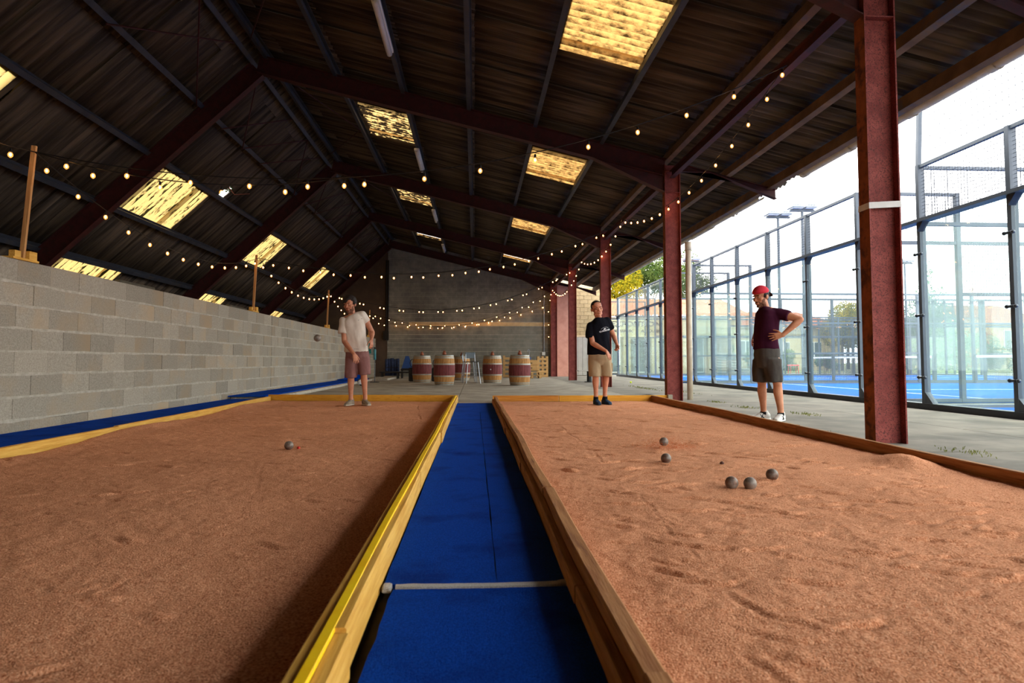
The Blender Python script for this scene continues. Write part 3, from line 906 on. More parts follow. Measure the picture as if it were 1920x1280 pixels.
# right of the central runner
b2 = border('worn brown timber border right of the blue runner', (0.38, 5, 0))
y = -1.4
for seg in (2.75, 2.0, 2.6, 2.4, 3.35):
    plank(MB(), 0.347, 0.402, y, y + seg - 0.006, 0.0, 0.112 + random.uniform(-.006, .004), 16, 0.006, 0.006, k).build('plank', M_OWOOD, b2); y += seg; k += 1
y = -1.4
for seg in (3.4, 2.4, 2.2, 2.2, 2.8):
    plank(MB(), 0.31, 0.345, y, y + seg - 0.006, 0.0, 0.07 + random.uniform(-.006, .004), 14, 0.005, 0.005, k).build('plank', M_OWOOD, b2); y += seg; k += 1
# outer edge of the left lane (bends slightly towards the wall)
b3 = border('yellow timber border beside the turf along the block wall', (-3.6, 6, 0))
y = -1.4
XO = lambda y_: -3.56 - 0.032 * max(0, y_ - 5)
for seg in (2.6, 2.8, 2.9, 2.9, 2.65):
    me_b = MB()
    plank(me_b, -0.045, 0.0, 0, seg - 0.006, -0.02, 0.085, 14, 0.004, 0.004, k)
    a = math.atan2(XO(y + seg) - XO(y), seg)
    o = me_b.build('plank', M_YWOOD, b3); o.matrix_parent_inverse = chain(b3).inverted()
    o.location = (XO(y), y, 0); o.rotation_euler = (0, 0, -a); y += seg; k += 1
# outer edge of the right lane
b4 = border('brown timber border beside the man in the red cap', (3.28, 5, 0))
y = -1.4
for seg in (2.4, 2.7, 2.8, 2.9, 2.6):
    plank(MB(), 3.25 + 0.004 * y, 3.30 + 0.004 * y + random.uniform(-.01, .01), y, y + seg - 0.006, 0.0, 0.095 + random.uniform(-.008, .004), 14, 0.007, 0.005, k).build('plank', M_OWOOD, b4); y += seg; k += 1
# far ends
b5 = border('yellow timber border across the far end of the left lane', (-2, 12.2, 0))
def cross(mbn, x0, y0_, x1, y1_, z1, m, par):
    o = MB().bar((x0, y0_, z1 / 2), (x1, y1_, z1 / 2), 0.05, z1).build('plank', m, par)
    return o
cross(0, -3.86, 12.52, -2.1, 12.28, 0.115, M_YWOODX, b5); cross(0, -2.09, 12.28, -0.31, 12.03, 0.118, M_YWOODX, b5)
b6 = border('orange timber border across the far end of the right lane', (2, 12.0, 0))
M_OWX = mat('orange_wood_crosswise', S(196, 122, 40), S(218, 150, 62), scale=5, rough=0.7, bump=0.15, bscale=30, stretch=(0.5, 8, 8), c3=S(140, 80, 36), s3=4, lo3=0.55, hi3=0.7, rnd=0.1)
cross(0, 0.33, 12.0, 1.55, 12.0, 0.11, M_OWX, b6); cross(0, 1.56, 12.0, 3.62, 12.0, 0.108, M_YWOODX, b6)
MB().box(3.58, 3.66, 11.9, 11.98, 0.0, 0.12).build('corner_stake', M_CONC, b6)

# ------------------------------------------------------------------ blue turf
def turf_strip(mb, xa, xb, y0, y1, z, t=0.012, ny=40, amp=0.006, seed=1):
    g = random.Random(seed); vs = []
    for k in range(ny + 1):
        y = y0 + (y1 - y0) * k / ny
        a, b = xa(y) + g.uniform(-amp, amp), xb(y) + g.uniform(-amp, amp)
        vs += [(a, y, z - t), (b, y, z - t), (b, y, z), (a, y, z)]
    fs = []
    for k in range(ny):
        for i in range(4):
            j = (i + 1) % 4
            fs.append((4 * k + i, 4 * k + j, 4 * k + 4 + j, 4 * k + 4 + i))
    fs += [(0, 1, 2, 3), tuple(4 * ny + i for i in (3, 2, 1, 0))]
    return mb.add(vs, fs)
tr = thing('turf_runner', 'blue turf runner between the two sand lanes', 'artificial turf', (0, 5, 0), world_parts=True)
turf_strip(MB(), C(-0.297), C(0.075), 2.20, 9.35, 0.014, seed=2, amp=0.002).build('turf_piece', M_BLUETURF, tr)
turf_strip(MB(), C(0.079), C(0.308), 2.20, 9.35, 0.013, seed=3, amp=0.002).build('turf_piece', M_BLUETURF, tr)
turf_strip(MB(), C(-0.297), C(0.308), 9.356, 11.4, 0.014, seed=4, amp=0.002).build('turf_piece', M_BLUETURF, tr)
turf_strip(MB(), lambda y: -0.262 + 0.0 * y, C(0.308), -1.6, 2.155, 0.014, seed=5, amp=0.004).build('turf_piece', M_BLUETURF, tr)
mb = MB(); n = 30; vs = []
for i in range(n + 1):
    x = -0.255 + 0.565 * i / n
    yy = 2.178 - 0.01 * math.sin(PI * i / n) + random.uniform(-.0015, .0015) + (0.012 if i > n - 2 else 0)
    hw = 0.019 if i > 3 else 0.010 + 0.003 * i
    vs += [(x, yy - hw, 0.004), (x, yy + hw, 0.004), (x, yy + hw * .8, 0.02), (x, yy - hw * .8, 0.02)]
fs = [(4 * k + i, 4 * k + (i + 1) % 4, 4 * k + 4 + (i + 1) % 4, 4 * k + 4 + i) for k in range(n) for i in range(4)] + [(3, 2, 1, 0), (4 * n, 4 * n + 1, 4 * n + 2, 4 * n + 3)]
MB().add(vs, fs).build('white_line', M_WHITETURF, tr)['label'] = 'white line of turf across the runner'
MB().bbox(-0.297, -0.268, 2.155, 2.2, 0.0, 0.022, 0.004).build('white_line', M_WHITETURF, tr)

tw = thing('turf_strip', 'blue turf strip along the foot of the block wall', 'artificial turf', (-4.2, 8, 0), world_parts=True)
turf_strip(MB(), C(W_X + 0.01), lambda y: XO(y) - 0.05, -1.6, 12.6, 0.03, 0.02, 30, 0.004, 7).build('turf_piece', M_BLUETURF, tw)
turf_strip(MB(), C(W_X + 0.01), lambda y: -3.95, 12.6, 24.6, 0.09, 0.02, 30, 0.004, 8).build('turf_piece', M_BLUETURF, tw)
kb = thing('concrete_kerb', 'low pale concrete kerb beside the blue turf strip', 'kerb', (-3.9, 18, 0), world_parts=True)
for k in range(8):
    MB().bbox(-4.63, -3.82, 12.7 + k * 1.5, 12.7 + k * 1.5 + 1.49, 0.0, 0.07, 0.01).build('kerb_stone', M_MORTAR, kb)
MB().bbox(-3.95, -3.3, 25.0, 29.0, 0.0, 0.08, 0.01).build('kerb_stone', M_MORTAR, kb)
tf = thing('turf_offcut', 'blue turf offcut standing up against the block wall', 'artificial turf', (-4.3, 23.5, 0.09), world_parts=True)
mb = MB(); vs = []
for k in range(9):
    x = -4.55 + 0.08 * k
    vs += [(x - 0.02, 23.2 + 0.04 * math.sin(k), 0.09), (x - 0.02, 23.22 + 0.04 * math.sin(k), 0.09), (x, 23.3, 0.78 - 0.02 * (k % 3) - (0.1 if k < 2 else 0)), (x, 23.28, 0.78 - 0.02 * (k % 3) - (0.1 if k < 2 else 0))]
fs = [(4 * k + i, 4 * k + (i + 1) % 4, 4 * k + 4 + (i + 1) % 4, 4 * k + 4 + i) for k in range(8) for i in range(4)] + [(3, 2, 1, 0), (32, 33, 34, 35)]
mb.add(vs, fs).build('upright_piece', M_BLUETURF, tf)
turf_strip(MB(), C(-4.6), C(-3.7), 22.2, 23.2, 0.125, 0.02, 12, 0.02, 11).build('flat_piece', M_BLUETURF, tf)

for (xa, xb, lab) in ((0.40, 3.24, 'pinkish sand of the right lane behind the viewer'), (-3.54, -0.385, 'pinkish sand of the left lane behind the viewer')):
    o = MB().box(xa, xb, -1.4, 0.2, -0.05, -0.002).build('sand_bed', M_SAND); tag(o, lab, 'sand', 'sand beds of the lanes', 'stuff')
# ================================================================== outdoors
M_GRASS = mat('dry_grass', S(92, 98, 52), S(118, 120, 72), scale=3, rough=1.0, bump=0.4, bscale=30, c3=S(126, 116, 90), s3=0.4, lo3=0.45, hi3=0.65)
M_PAVE = mat('pale_gravel', S(120, 114, 104), S(140, 134, 124), scale=8, rough=1.0, bump=0.3, bscale=60)
o = MB().box(6.96, 140, -30, 160, -0.6, -0.03).build('ground', M_PAVE); struct(o, 'pale gravel ground around the courts')
o = MB().box(-60, 6.9, -60, 160, -0.9, -0.31).build('ground_shed', M_GRASS); struct(o, 'ground under and around the shed')
o = MB().box(12, 140, 40, 160, -0.03, 0.02).build('lawn', M_GRASS); struct(o, 'dry grass beyond the courts')

CX0, CX1 = 7.05, 25.75
STEP = (CX1 - CX0) / 10
NETX = 16.4
courts = [('third', 0.5, 9.82), ('first', 11.5, 20.5), ('second', 22.4, 31.7)]
for nm, y0, y1 in courts:
    co = struct(bpy.data.objects.new('court_floor', None), 'blue sand dressed turf floor of a padel court'); COL.objects.link(co); co['_world'] = 1
    MB().box(CX0 + .02, CX1 - .02, y0, y1, -0.03, 0.015).build('turf_surface', M_COURT, co)
    ym = (y0 + y1) / 2
    for (a, b, c, d) in ((9.88, 9.93, y0 + .1, y1 - .1), (22.87, 22.92, y0 + .1, y1 - .1), (9.93, 22.87, ym - .025, ym + .025)):
        MB().box(a, b, c, d, 0.012, 0.018).build('court_line', M_LINE, co)

def wires(mb, x0, x1, y0, y1, z0, z1, st=0.05, r=0.0023):
    """square wire mesh in an axis-aligned vertical panel"""
    alongx = abs(x1 - x0) > abs(y1 - y0)
    L = (x1 - x0) if alongx else (y1 - y0)
    n = max(1, int(round(abs(L) / st)))
    for i in range(1, n):
        t = i / n
        x, y = x0 + (x1 - x0) * t, y0 + (y1 - y0) * t
        mb.box(x - r, x + r, y - r, y + r, z0, z1)
    m = max(1, int(round((z1 - z0) / st)))
    for i in range(1, m):
        z = z0 + (z1 - z0) * i / m
        if alongx: mb.box(x0, x1, y0 - r, y0 + r, z - r, z + r)
        else: mb.box(x0 - r, x0 + r, y0, y1, z - r, z + r)
    return mb

GZ, TZ = 2.95, 3.85
post_me = MB().box(-0.05, 0.05, -0.035, 0.035, 0, TZ).mesh('post', M_POST)
gus_b = MB().prism([(-0.035, 0.09), (-0.035, 0.26), (-0.2, 0.09)], 'x', -0.045, 0.045).mesh('gusset', M_POST)
gus_t = MB().prism([(-0.035, GZ - .03), (-0.035, GZ - .17), (-0.16, GZ - .03)], 'x', -0.09, 0.02).mesh('gusset', M_POSTDARK)
cl_me = MB()
cl_me.tube([(0.0, 0, -0.0), (0.0, 0.12, 0.0)], 0.02, 8); cl_me.ball((0, 0.13, 0), 0.027, 8, 6); cl_me.ball((0, -0.01, 0), 0.027, 8, 6)
cl_me = cl_me.mesh('clamp', M_CLAMP, True)
def inst(name, me, par, loc):
    o = bpy.data.objects.new(name, me); COL.objects.link(o); o.parent = par; o.location = loc; return o

def court_back(ys, label, top_glass, base):
    w = thing('court_back_wall', label, 'glass wall', (CX0, base, 0), group='glass end walls of the padel courts')
    for y in ys:
        inst('post', post_me, w, (0, y - base, 0)); 
        inst('gusset', gus_b, w, (0, y - base, 0)); inst('gusset', gus_t, w, (0, y - base, 0))
        for z in (0.49, 1.46, 2.43): inst('clamp', cl_me, w, (-0.06, y - base - 0.05, z))
    ya, yb = min(ys) - base, max(ys) - base
    MB().box(-0.13, 0.05, ya - .05, yb + .05, GZ - 0.03, GZ + 0.02).build('rail', M_POST, w)
    MB().box(-0.03, 0.03, ya, yb, TZ - 0.05, TZ).build('top_rail', M_POST, w)
    MB().box(-0.09, 0.07, ya - .05, yb + .05, -0.02, 0.09).build('base_rail', M_POSTDARK, w)
    for a, b in zip(ys[:-1], ys[1:]):
        lo_, hi_ = min(a, b) - base + 0.04, max(a, b) - base - 0.04
        MB().box(-0.006, 0.006, lo_, hi_, 0.1, GZ - 0.03).build('glass_pane', M_GLASS, w)
        if top_glass:
            MB().box(-0.006, 0.006, lo_, hi_, GZ + 0.02, TZ - 0.05).build('glass_pane', M_GLASS, w)
        else:
            o = wires(MB(), 0, 0, lo_, hi_, GZ + 0.02, TZ - 0.05, 0.055).build('wire_mesh', M_WIRE, w); o['kind'] = 'stuff'
    return w
court_back([20.5, 18.92, 17.05, 15.22, 13.33, 11.5], 'glass end wall of the padel court right behind the man in the red cap', False, 16.0)
court_back([31.7, 29.8, 27.92, 26.1, 24.28, 22.4], 'glass end wall of the far court in front of the exhibition building', True, 27.0)
court_back([9.82, 8.07, 6.2, 4.3, 2.4, 0.5], 'glass end wall of the nearest padel court at the right edge', False, 5.0)
# rail bridging the gap between the courts
br = thing('bridging_rail', 'grey steel rail bridging two padel courts behind the taped column', 'rail', (CX0, 10.6, 0))
MB().box(-0.13, 0.05, -0.72, 0.84, GZ - 0.03, GZ + 0.02).build('rail', M_POST, br)
MB().box(-0.09, 0.07, -0.72, 0.84, -0.02, 0.09).build('base_rail', M_POSTDARK, br)

spost_h = MB().box(-0.04, 0.04, -0.04, 0.04, 0, TZ).mesh('post', M_POST)
spost_l = MB().box(-0.04, 0.04, -0.04, 0.04, 0, GZ).mesh('post', M_POST)
def court_side(y, label, light=True, dense=True, kmax=10):
    w = thing('court_side_wall', label, 'court fence', (CX0, y, 0), group='side walls of the padel courts')
    X = [STEP * k for k in range(11)]
    for k in range(11):
        if k == 0: continue
        inst('post', spost_h if k in (1, 9, 10) else spost_l, w, (X[k], 0, 0))
    MB().box(0.05, X[10], -0.03, 0.03, GZ - 0.06, GZ).build('rail', M_POST, w)
    MB().box(0.05, X[10], -0.03, 0.03, 0.0, 0.06).build('base_rail', M_POST, w)
    MB().box(X[1], X[9], -0.03, 0.03, 1.94, 2.0).build('rail', M_POST, w)
    for (a, b) in ((2, 4), (6, 8)):
        MB().box(X[a], X[b], -0.025, 0.025, 0.97, 1.02).build('rail', M_POST, w)
    for (a, b) in ((0, 1), (9, 10)):
        MB().box(X[a] + .05, X[b], -0.03, 0.03, TZ - 0.05, TZ).build('top_rail', M_POST, w)
        MB().box(X[a] + .05, X[b] - .04, -0.006, 0.006, 0.06, GZ - .06).build('glass_pane', M_GLASS, w)
        o = wires(MB(), X[a] + .05, X[b] - .04, 0, 0, GZ, TZ - .05, 0.055).build('wire_mesh', M_WIRE, w); o['kind'] = 'stuff'
    for (a, b) in ((1, 2), (8, 9)):
        MB().box(X[a] + .04, X[b] - .04, -0.006, 0.006, 0.06, 1.94).build('glass_pane', M_GLASS, w)
    for k in range(1, 9):
        if X[k] + CX0 > y * 0.9 + 1: continue           # outside the view
        zlo = 2.0 if k in (1, 8, 4, 5) else 0.06
        if k in (4, 5): zlo = 2.0
        o = wires(MB(), X[k] + .04, X[k + 1] - .04, 0, 0, zlo, GZ - .06, 0.055, 0.003).build('wire_mesh', M_WIRE, w); o['kind'] = 'stuff'
    return w
court_side(9.86, 'mesh and glass side wall at the right edge, tall netted corner')
court_side(11.46, 'mesh and glass side wall just behind the taped rusty column')
court_side(20.54, 'mesh and glass side wall ending at the cream downpipe')
court_side(22.36, 'mesh and glass side wall at the near side of the far court')
court_side(31.74, 'mesh and glass side wall at the far side of the far court')
court_side(33.6, 'mesh and glass side wall in front of the stacked sacks')
# tall net pole above the nearest corner
np_ = thing('net_pole', 'tall grey pole with netting above the nearest court corner', 'pole', (CX0, 9.82, 3.85), world_parts=True)
MB().bar((CX0, 9.84, 3.85), (CX0 + 0.12, 9.84, 6.2), 0.06, 0.06, (0, 1, 0)).build('pole', M_POST, np_)
o = wires(MB(), CX0 + .1, CX0 + .1, 6.0, 9.8, 3.95, 6.2, 0.11, 0.0025).build('netting', M_POSTDARK, np_); o['kind'] = 'stuff'

# nets
for k, (nm, y0, y1) in enumerate(courts):
    lab = ['padel net of the nearest court', 'padel net of the court behind the red cap', 'padel net with white tape in the far court'][k]
    nt_ = thing('padel_net', lab, 'net', (NETX, y0, 0), group='padel nets', world_parts=True)
    MB().box(NETX - 0.01, NETX + 0.01, y0 + .05, y1 - .05, 0.85, 0.93).build('net_tape', M_LINE, nt_)
    for y in (y0 + .05, y1 - .05): MB().tube([(NETX, y, 0.015), (NETX, y, 0.95)], 0.035, 10).build('net_post', M_POST, nt_)
    o = wires(MB(), NETX, NETX, y0 + .05, y1 - .05, 0.05, 0.86, 0.06, 0.002).build('netting', M_POSTDARK, nt_); o['kind'] = 'stuff'

# floodlights
M_LAMPH = mat('floodlight_grey', S(120, 126, 132), S(140, 146, 152), rough=0.4)
for (x, y, lab) in ((10.92, 20.95, 'twin floodlight on the tall mast nearest the taped column'), (10.58, 21.98, 'twin floodlight on the second mast, just left of the nearest mast'),
                    (10.9, 32.1, 'twin floodlight on the distant mast right of the downpipe'), (22.1, 32.1, 'twin floodlight on the distant mast seen through the right hand glass'),
                    (22.1, 33.2, 'twin floodlight on the most distant mast')):
    f = thing('floodlight', lab, 'floodlight', (x, y, 0), group='floodlights of the courts')
    MB().tube([(0, 0, 0), (0, 0, 5.75)], [0.06, 0.045], 10).build('mast', M_POST, f)
    MB().box(-0.42, 0.42, -0.04, 0.04, 5.72, 5.79).build('crossbar', M_POST, f)
    for s_ in (-1, 1):
        h = MB(); h.bbox(s_ * 0.23 - 0.2, s_ * 0.23 + 0.2, -0.22, 0.22, 5.82, 5.89, 0.02); o = h.build('lamp_head', M_LAMPH, f)
        for q in range(4): MB().box(s_ * 0.23 - 0.16 + q * 0.09, s_ * 0.23 - 0.12 + q * 0.09, -0.18, 0.18, 5.89, 5.95).build('fin', M_LAMPH, o)
        MB().box(s_ * 0.23 - 0.17, s_ * 0.23 + 0.17, -0.19, 0.19, 5.805, 5.82).build('lens', mat('lamp_lens', S(210, 214, 220), rough=0.2), o)

# ------------------------------------------------------------------ buildings
M_CREAM = mat('cream_wall', S(168, 150, 110), S(180, 162, 122), scale=3, rough=0.9, bump=0.1)
M_FASCIA = mat('pale_yellow_fascia', S(180, 164, 120), S(190, 174, 130), scale=2, rough=0.8)
M_TILE = mat('orange_roof_tiles', S(166, 98, 66), S(186, 120, 84), scale=14, rough=0.9, c3=S(146, 80, 54), s3=5, lo3=0.5, hi3=0.68)
M_WIN = mat('dark_window', S(60, 72, 76), S(84, 96, 98), scale=1.5, rough=0.12, spec=0.6)
M_LETTER = mat('dark_brown_letters', S(66, 50, 40), rough=0.7)
M_FRAMEW = mat('white_frame', S(220, 220, 214), rough=0.5)
def tiled_slope(mb, p00, p10, p11, p01, n):
    """roof slope as real ribs of tile: p00-p10 eaves, p01-p11 ridge"""
    p00, p10, p11, p01 = map(Vector, (p00, p10, p11, p01))
    nrm = (p10 - p00).cross(p01 - p00).normalized()
    if nrm.z < 0: nrm = -nrm
    vs = []
    for i in range(4 * n + 1):
        t = i / (4 * n); h = 0.035 * math.cos(2 * PI * i / 4)
        for a in range(2):
            base = (p00.lerp(p10, t), p01.lerp(p11, t))[a]
            vs.append(base + nrm * h)
    mb.add(vs, [(2 * i, 2 * i + 2, 2 * i + 3, 2 * i + 1) for i in range(4 * n)])
    return mb
def text_mesh(txt, size, ext=0.02, offset=0.0):
    cu = bpy.data.curves.new('t', 'FONT'); cu.body = txt; cu.size = size; cu.extrude = ext; cu.offset = offset; cu.resolution_u = 3
    ob = bpy.data.objects.new('t', cu); COL.objects.link(ob)
    bpy.context.view_layer.update()
    me = bpy.data.meshes.new_from_object(ob.evaluated_get(bpy.context.evaluated_depsgraph_get()))
    bpy.data.objects.remove(ob); bpy.data.curves.remove(cu)
    return me
def lettering(txt, width, height, x, y, z, par, m, ext=0.015, offset=0.012):
    me = text_mesh(txt, 1.0, ext, offset)
    co = np.array([v.co[:] for v in me.vertices])
    mn, mx = co.min(0), co.max(0)
    co[:, 0] = (co[:, 0] - mn[0]) / (mx[0] - mn[0]) * width
    co[:, 1] = (co[:, 1] - mn[1]) / (mx[1] - mn[1]) * height
    me.vertices.foreach_set('co', co.ravel()); me.update()
    me.materials.append(m)
    o = link('lettering', me, par)
    o.matrix_parent_inverse = chain(par).inverted()
    o.location = (x, y, z); o.rotation_euler = (PI / 2, 0, 0)
    o['label'] = 'lettering ' + txt.lower() if len(txt) > 2 else 'lettering'
    return o

ex = thing('exhibition_building', 'cream building with dark EXPOSITION lettering and an orange tiled roof', 'building', (11, 37, 0), world_parts=True)
EY = 37.0
MB().box(6.95, 15.5, EY, EY + 0.5, 2.12, 3.22).build('fascia', M_FASCIA, ex)
MB().box(6.8, 15.6, EY + 1.6, EY + 9, 0, 3.4).build('wall', M_CREAM, ex)
for x in (6.95, 8.55, 10.2, 11.85, 13.5): MB().bbox(x, x + 0.42, EY + 0.02, EY + 0.4, 0, 2.12, 0.01).build('pillar', M_CREAM, ex)
for i, x in enumerate((7.4, 9.0, 10.65, 12.3)):
    f = MB().box(x, x + 1.12, EY + 0.5, EY + 0.56, 0.05, 2.1).build('window', M_FRAMEW, ex)
    for j in range(2): MB().box(x + 0.05 + j * 0.53, x + 0.54 + j * 0.53, EY + 0.48, EY + 0.5, 0.12, 2.04).build('pane', M_WIN, f)
lettering('EXPOSITION', 2.9, 0.30, 7.84, EY - 0.02, 2.72, ex, M_LETTER, 0.015, 0.035)
lettering('BUREAUX', 1.15, 0.165, 7.95, EY - 0.02, 2.38, ex, M_LETTER, 0.015, 0.035)
lettering('ACCUEIL', 1.2, 0.165, 9.55, EY - 0.02, 2.38, ex, M_LETTER, 0.015, 0.035)
MB().box(6.7, 15.7, EY - 0.15, EY + 0.05, 3.22, 3.34).build('gutter', M_FRAMEW, ex)
mb = MB(); tiled_slope(mb, (6.6, EY - 0.25, 3.36), (16, EY - 0.25, 3.36), (16, EY + 4.6, 4.75), (8.2, EY + 4.6, 4.75), 44)
o = mb.build('roof_tiles', M_TILE, ex); o['kind'] = 'stuff'
mb = MB(); tiled_slope(mb, (6.6, EY + 9.4, 3.36), (6.6, EY - 0.25, 3.36), (8.2, EY + 4.5, 4.75), (8.2, EY + 4.6, 4.75), 40)
o = mb.build('roof_tiles', M_TILE, ex); o['kind'] = 'stuff'
MB().box(6.75, 16, EY + 0.0, EY + 9, 3.3, 3.36).build('soffit', M_CREAM, ex)

def house(name, label, x0, x1, y0, y1, ze, zr_, wins, hip=2.0):
    h = thing(name, label, 'house', ((x0 + x1) / 2, y0, 0), world_parts=True)
    MB().box(x0, x1, y0, y1, 0, ze).build('wall', M_CREAM, h)
    ym = (y0 + y1) / 2
    mb = MB()
    tiled_slope(mb, (x0 - .4, y0 - .4, ze - .1), (x1 + .4, y0 - .4, ze - .1), (x1 - hip, ym, zr_), (x0, ym, zr_), int((x1 - x0) * 4))
    tiled_slope(mb, (x1 + .4, y1 + .4, ze - .1), (x0 - .4, y1 + .4, ze - .1), (x0, ym, zr_), (x1 - hip, ym, zr_), int((x1 - x0) * 4))
    tiled_slope(mb, (x1 + .4, y0 - .4, ze - .1), (x1 + .4, y1 + .4, ze - .1), (x1 - hip, ym, zr_), (x1 - hip, ym - .01, zr_), int((y1 - y0) * 4))
    o = mb.build('roof_tiles', M_TILE, h); o['kind'] = 'stuff'
    MB().prism([(y0, ze - .1), (y1, ze - .1), (ym, zr_ - .05)], 'x', x0, x0 + 0.2).build('gable', M_CREAM, h)
    mb = MB(); mb.bar((x0 - .2, y0 - .45, ze - .15), (x0 - .1, ym, zr_ + .03), 0.25, 0.16); mb.bar((x0 - .2, y1 + .45, ze - .15), (x0 - .1, ym, zr_ + .03), 0.25, 0.16)
    mb.build('bargeboard', M_FRAMEW, h)
    for (wx, wz, ww, wh) in wins:
        f = MB().box(wx, wx + ww, y0 - 0.06, y0, wz, wz + wh).build('window', M_FRAMEW, h)
        for j in range(2): MB().box(wx + 0.06 + j * ww / 2, wx + ww / 2 - 0.04 + j * ww / 2, y0 - 0.08, y0 - 0.06, wz + 0.06, wz + wh - 0.06).build('pane', M_WIN, f)
    return h
house('house', 'long cream house with an orange tiled roof behind the red cap', 18.6, 28.6, 49, 56, 3.5, 4.75, [(20.2, 1.0, 1.2, 1.3), (23.2, 1.0, 1.1, 1.2), (25.6, 0.9, 1.2, 1.3)])
house('house', 'cream house with white window frames at the far right edge', 43.6, 52, 56, 63, 4.1, 6.0, [(44.3, 1.8, 1.4, 1.7), (47.6, 1.8, 1.4, 1.7)])

# ------------------------------------------------------------------ trees and shrubs
M_BARK = mat('grey_bark', S(96, 82, 66), S(120, 104, 84), scale=8, rough=0.95)
def leafmat(name, a, b):
    m = bpy.data.materials.new(name); m.use_nodes = True
    nt = m.node_tree; N = nt.nodes; L = nt.links
    N.remove(N['Principled BSDF'])
    tc = N.new('ShaderNodeTexCoord'); n = N.new('ShaderNodeTexNoise'); n.inputs['Scale'].default_value = 1.6; n.inputs['Detail'].default_value = 4
    L.new(tc.outputs['Object'], n.inputs['Vector'])
    r = N.new('ShaderNodeValToRGB'); r.color_ramp.elements[0].position, r.color_ramp.elements[0].color = 0.35, a
    r.color_ramp.elements[1].position, r.color_ramp.elements[1].color = 0.65, b
    L.new(n.outputs['Fac'], r.inputs['Fac'])
    d = N.new('ShaderNodeBsdfDiffuse'); t = N.new('ShaderNodeBsdfTranslucent'); x = N.new('ShaderNodeMixShader'); x.inputs[0].default_value = 0.4
    L.new(r.outputs['Color'], d.inputs['Color']); L.new(r.outputs['Color'], t.inputs['Color'])
    L.new(d.outputs[0], x.inputs[1]); L.new(t.outputs[0], x.inputs[2]); L.new(x.outputs[0], N['Material Output'].inputs['Surface'])
    return m
M_LEAFY = leafmat('yellow_green_leaves', S(96, 104, 32), S(172, 150, 34))
M_LEAFG = leafmat('green_leaves', S(60, 82, 42), S(110, 126, 68))
M_LEAFC = leafmat('conifer_needles', S(66, 96, 70), S(112, 138, 104))
M_LEAFR = leafmat('copper_foliage', S(150, 96, 64), S(196, 140, 100))
def foliage(centres, nleaf, size, seed, squash=1.0):
    g = np.random.default_rng(seed)
    cs = np.array([c[:3] for c in centres]); rr = np.array([c[3] for c in centres])
    k = g.choice(len(cs), nleaf, p=rr ** 2 / (rr ** 2).sum())
    d = g.normal(size=(nleaf, 3)); d /= np.linalg.norm(d, axis=1)[:, None]
    pos = cs[k] + d * (rr[k] * g.uniform(0.55, 1.0, nleaf) ** 0.5)[:, None] * np.array([1, 1, squash])
    a = g.normal(size=(nleaf, 3)); a /= np.linalg.norm(a, axis=1)[:, None]
    b = np.cross(a, d); b /= np.linalg.norm(b, axis=1)[:, None] + 1e-6
    s_ = (size * g.uniform(0.6, 1.4, nleaf))[:, None]
    v = np.stack([pos - a * s_, pos + b * s_ * 0.45, pos + a * s_, pos - b * s_ * 0.45], 1).reshape(-1, 3)
    mb = MB(); mb.v = [tuple(p) for p in v]; mb.f = [(4 * i, 4 * i + 1, 4 * i + 2, 4 * i + 3) for i in range(nleaf)]; mb.mi = [0] * nleaf
    return mb
def tree(name, label, x, y, h, r, m, seed, nleaf=3500, size=0.16, group='trees beyond the courts', conifer=False):
    g = random.Random(seed)
    t = thing(name, label, 'tree', (x, y, -0.03), group=group)
    cs = []
    if conifer:
        for i in range(16):
            f = i / 15; z = h * (0.14 + 0.84 * f); rr = r * (1 - f) ** 0.9 + 0.12
            for q in range(max(1, int(5 * (1 - f)))):
                an = g.uniform(0, 6.28); cs.append((rr * 0.6 * math.cos(an), rr * 0.6 * math.sin(an), z, rr * 0.5 + 0.1))
    else:
        for i in range(14):
            an, rad = g.uniform(0, 6.28), r * g.uniform(0.1, 0.75)
            cs.append((rad * math.cos(an), rad * math.sin(an), h - r * g.uniform(0.35, 1.45), r * g.uniform(0.3, 0.5)))
    mb = foliage(cs, int(nleaf * 2.4), size * 0.62, seed)
    me = bpy.data.meshes.new('crown'); me.from_pydata(mb.v, [], mb.f); me.materials.append(m)
    link('crown', me, t)
    tb = MB(); tb.tube([(0, 0, 0), (0.05, 0, h * 0.4), (0, 0.05, h * 0.8)], [0.045 * h * .5, 0.035 * h * .5, 0.02], 8)
    if not conifer:
        for i in range(5):
            c = cs[i]; tb.tube([(0.03, 0.02, h * 0.35), (c[0] * .6, c[1] * .6, (h * .4 + c[2]) / 2), c[:3]], [0.05, 0.035, 0.012], 6)
    tb.build('trunk', M_BARK, t, True)
    return t
tree('broadleaf_tree', 'yellow green tree rising over the left end of the exhibition roof', 10.2, 49, 8.3, 2.6, M_LEAFY, 1, 3800, 0.17)
tree('broadleaf_tree', 'green tree rising over the middle of the exhibition roof', 13.8, 52, 10.2, 2.6, M_LEAFG, 2, 4200, 0.18)
tree('broadleaf_tree', 'loose green tree between the exhibition roof and the rusty column', 19.4, 58, 10.6, 2.8, M_LEAFG, 3, 3000, 0.18)
tree('broadleaf_tree', 'round yellow green tree right of the long house', 26.9, 46.3, 5.2, 1.95, M_LEAFY, 4, 3600, 0.15)
tree('broadleaf_tree', 'yellow green tree partly hidden behind the taped column', 31.6, 53.5, 5.6, 2.0, M_LEAFY, 5, 3000, 0.16)
tree('conifer', 'tall pale green conifer seen through the right hand glass', 36.3, 50, 9.0, 2.6, M_LEAFC, 6, 3800, 0.2, conifer=True)
tree('conifer', 'narrow copper coloured conifer at the far right', 42.0, 52.5, 7.4, 1.5, M_LEAFR, 7, 2200, 0.16, conifer=True)
tree('broadleaf_tree', 'leafy tree between the two conifers', 41.6, 60.5, 5.2, 1.5, M_LEAFG, 8, 2600, 0.16)
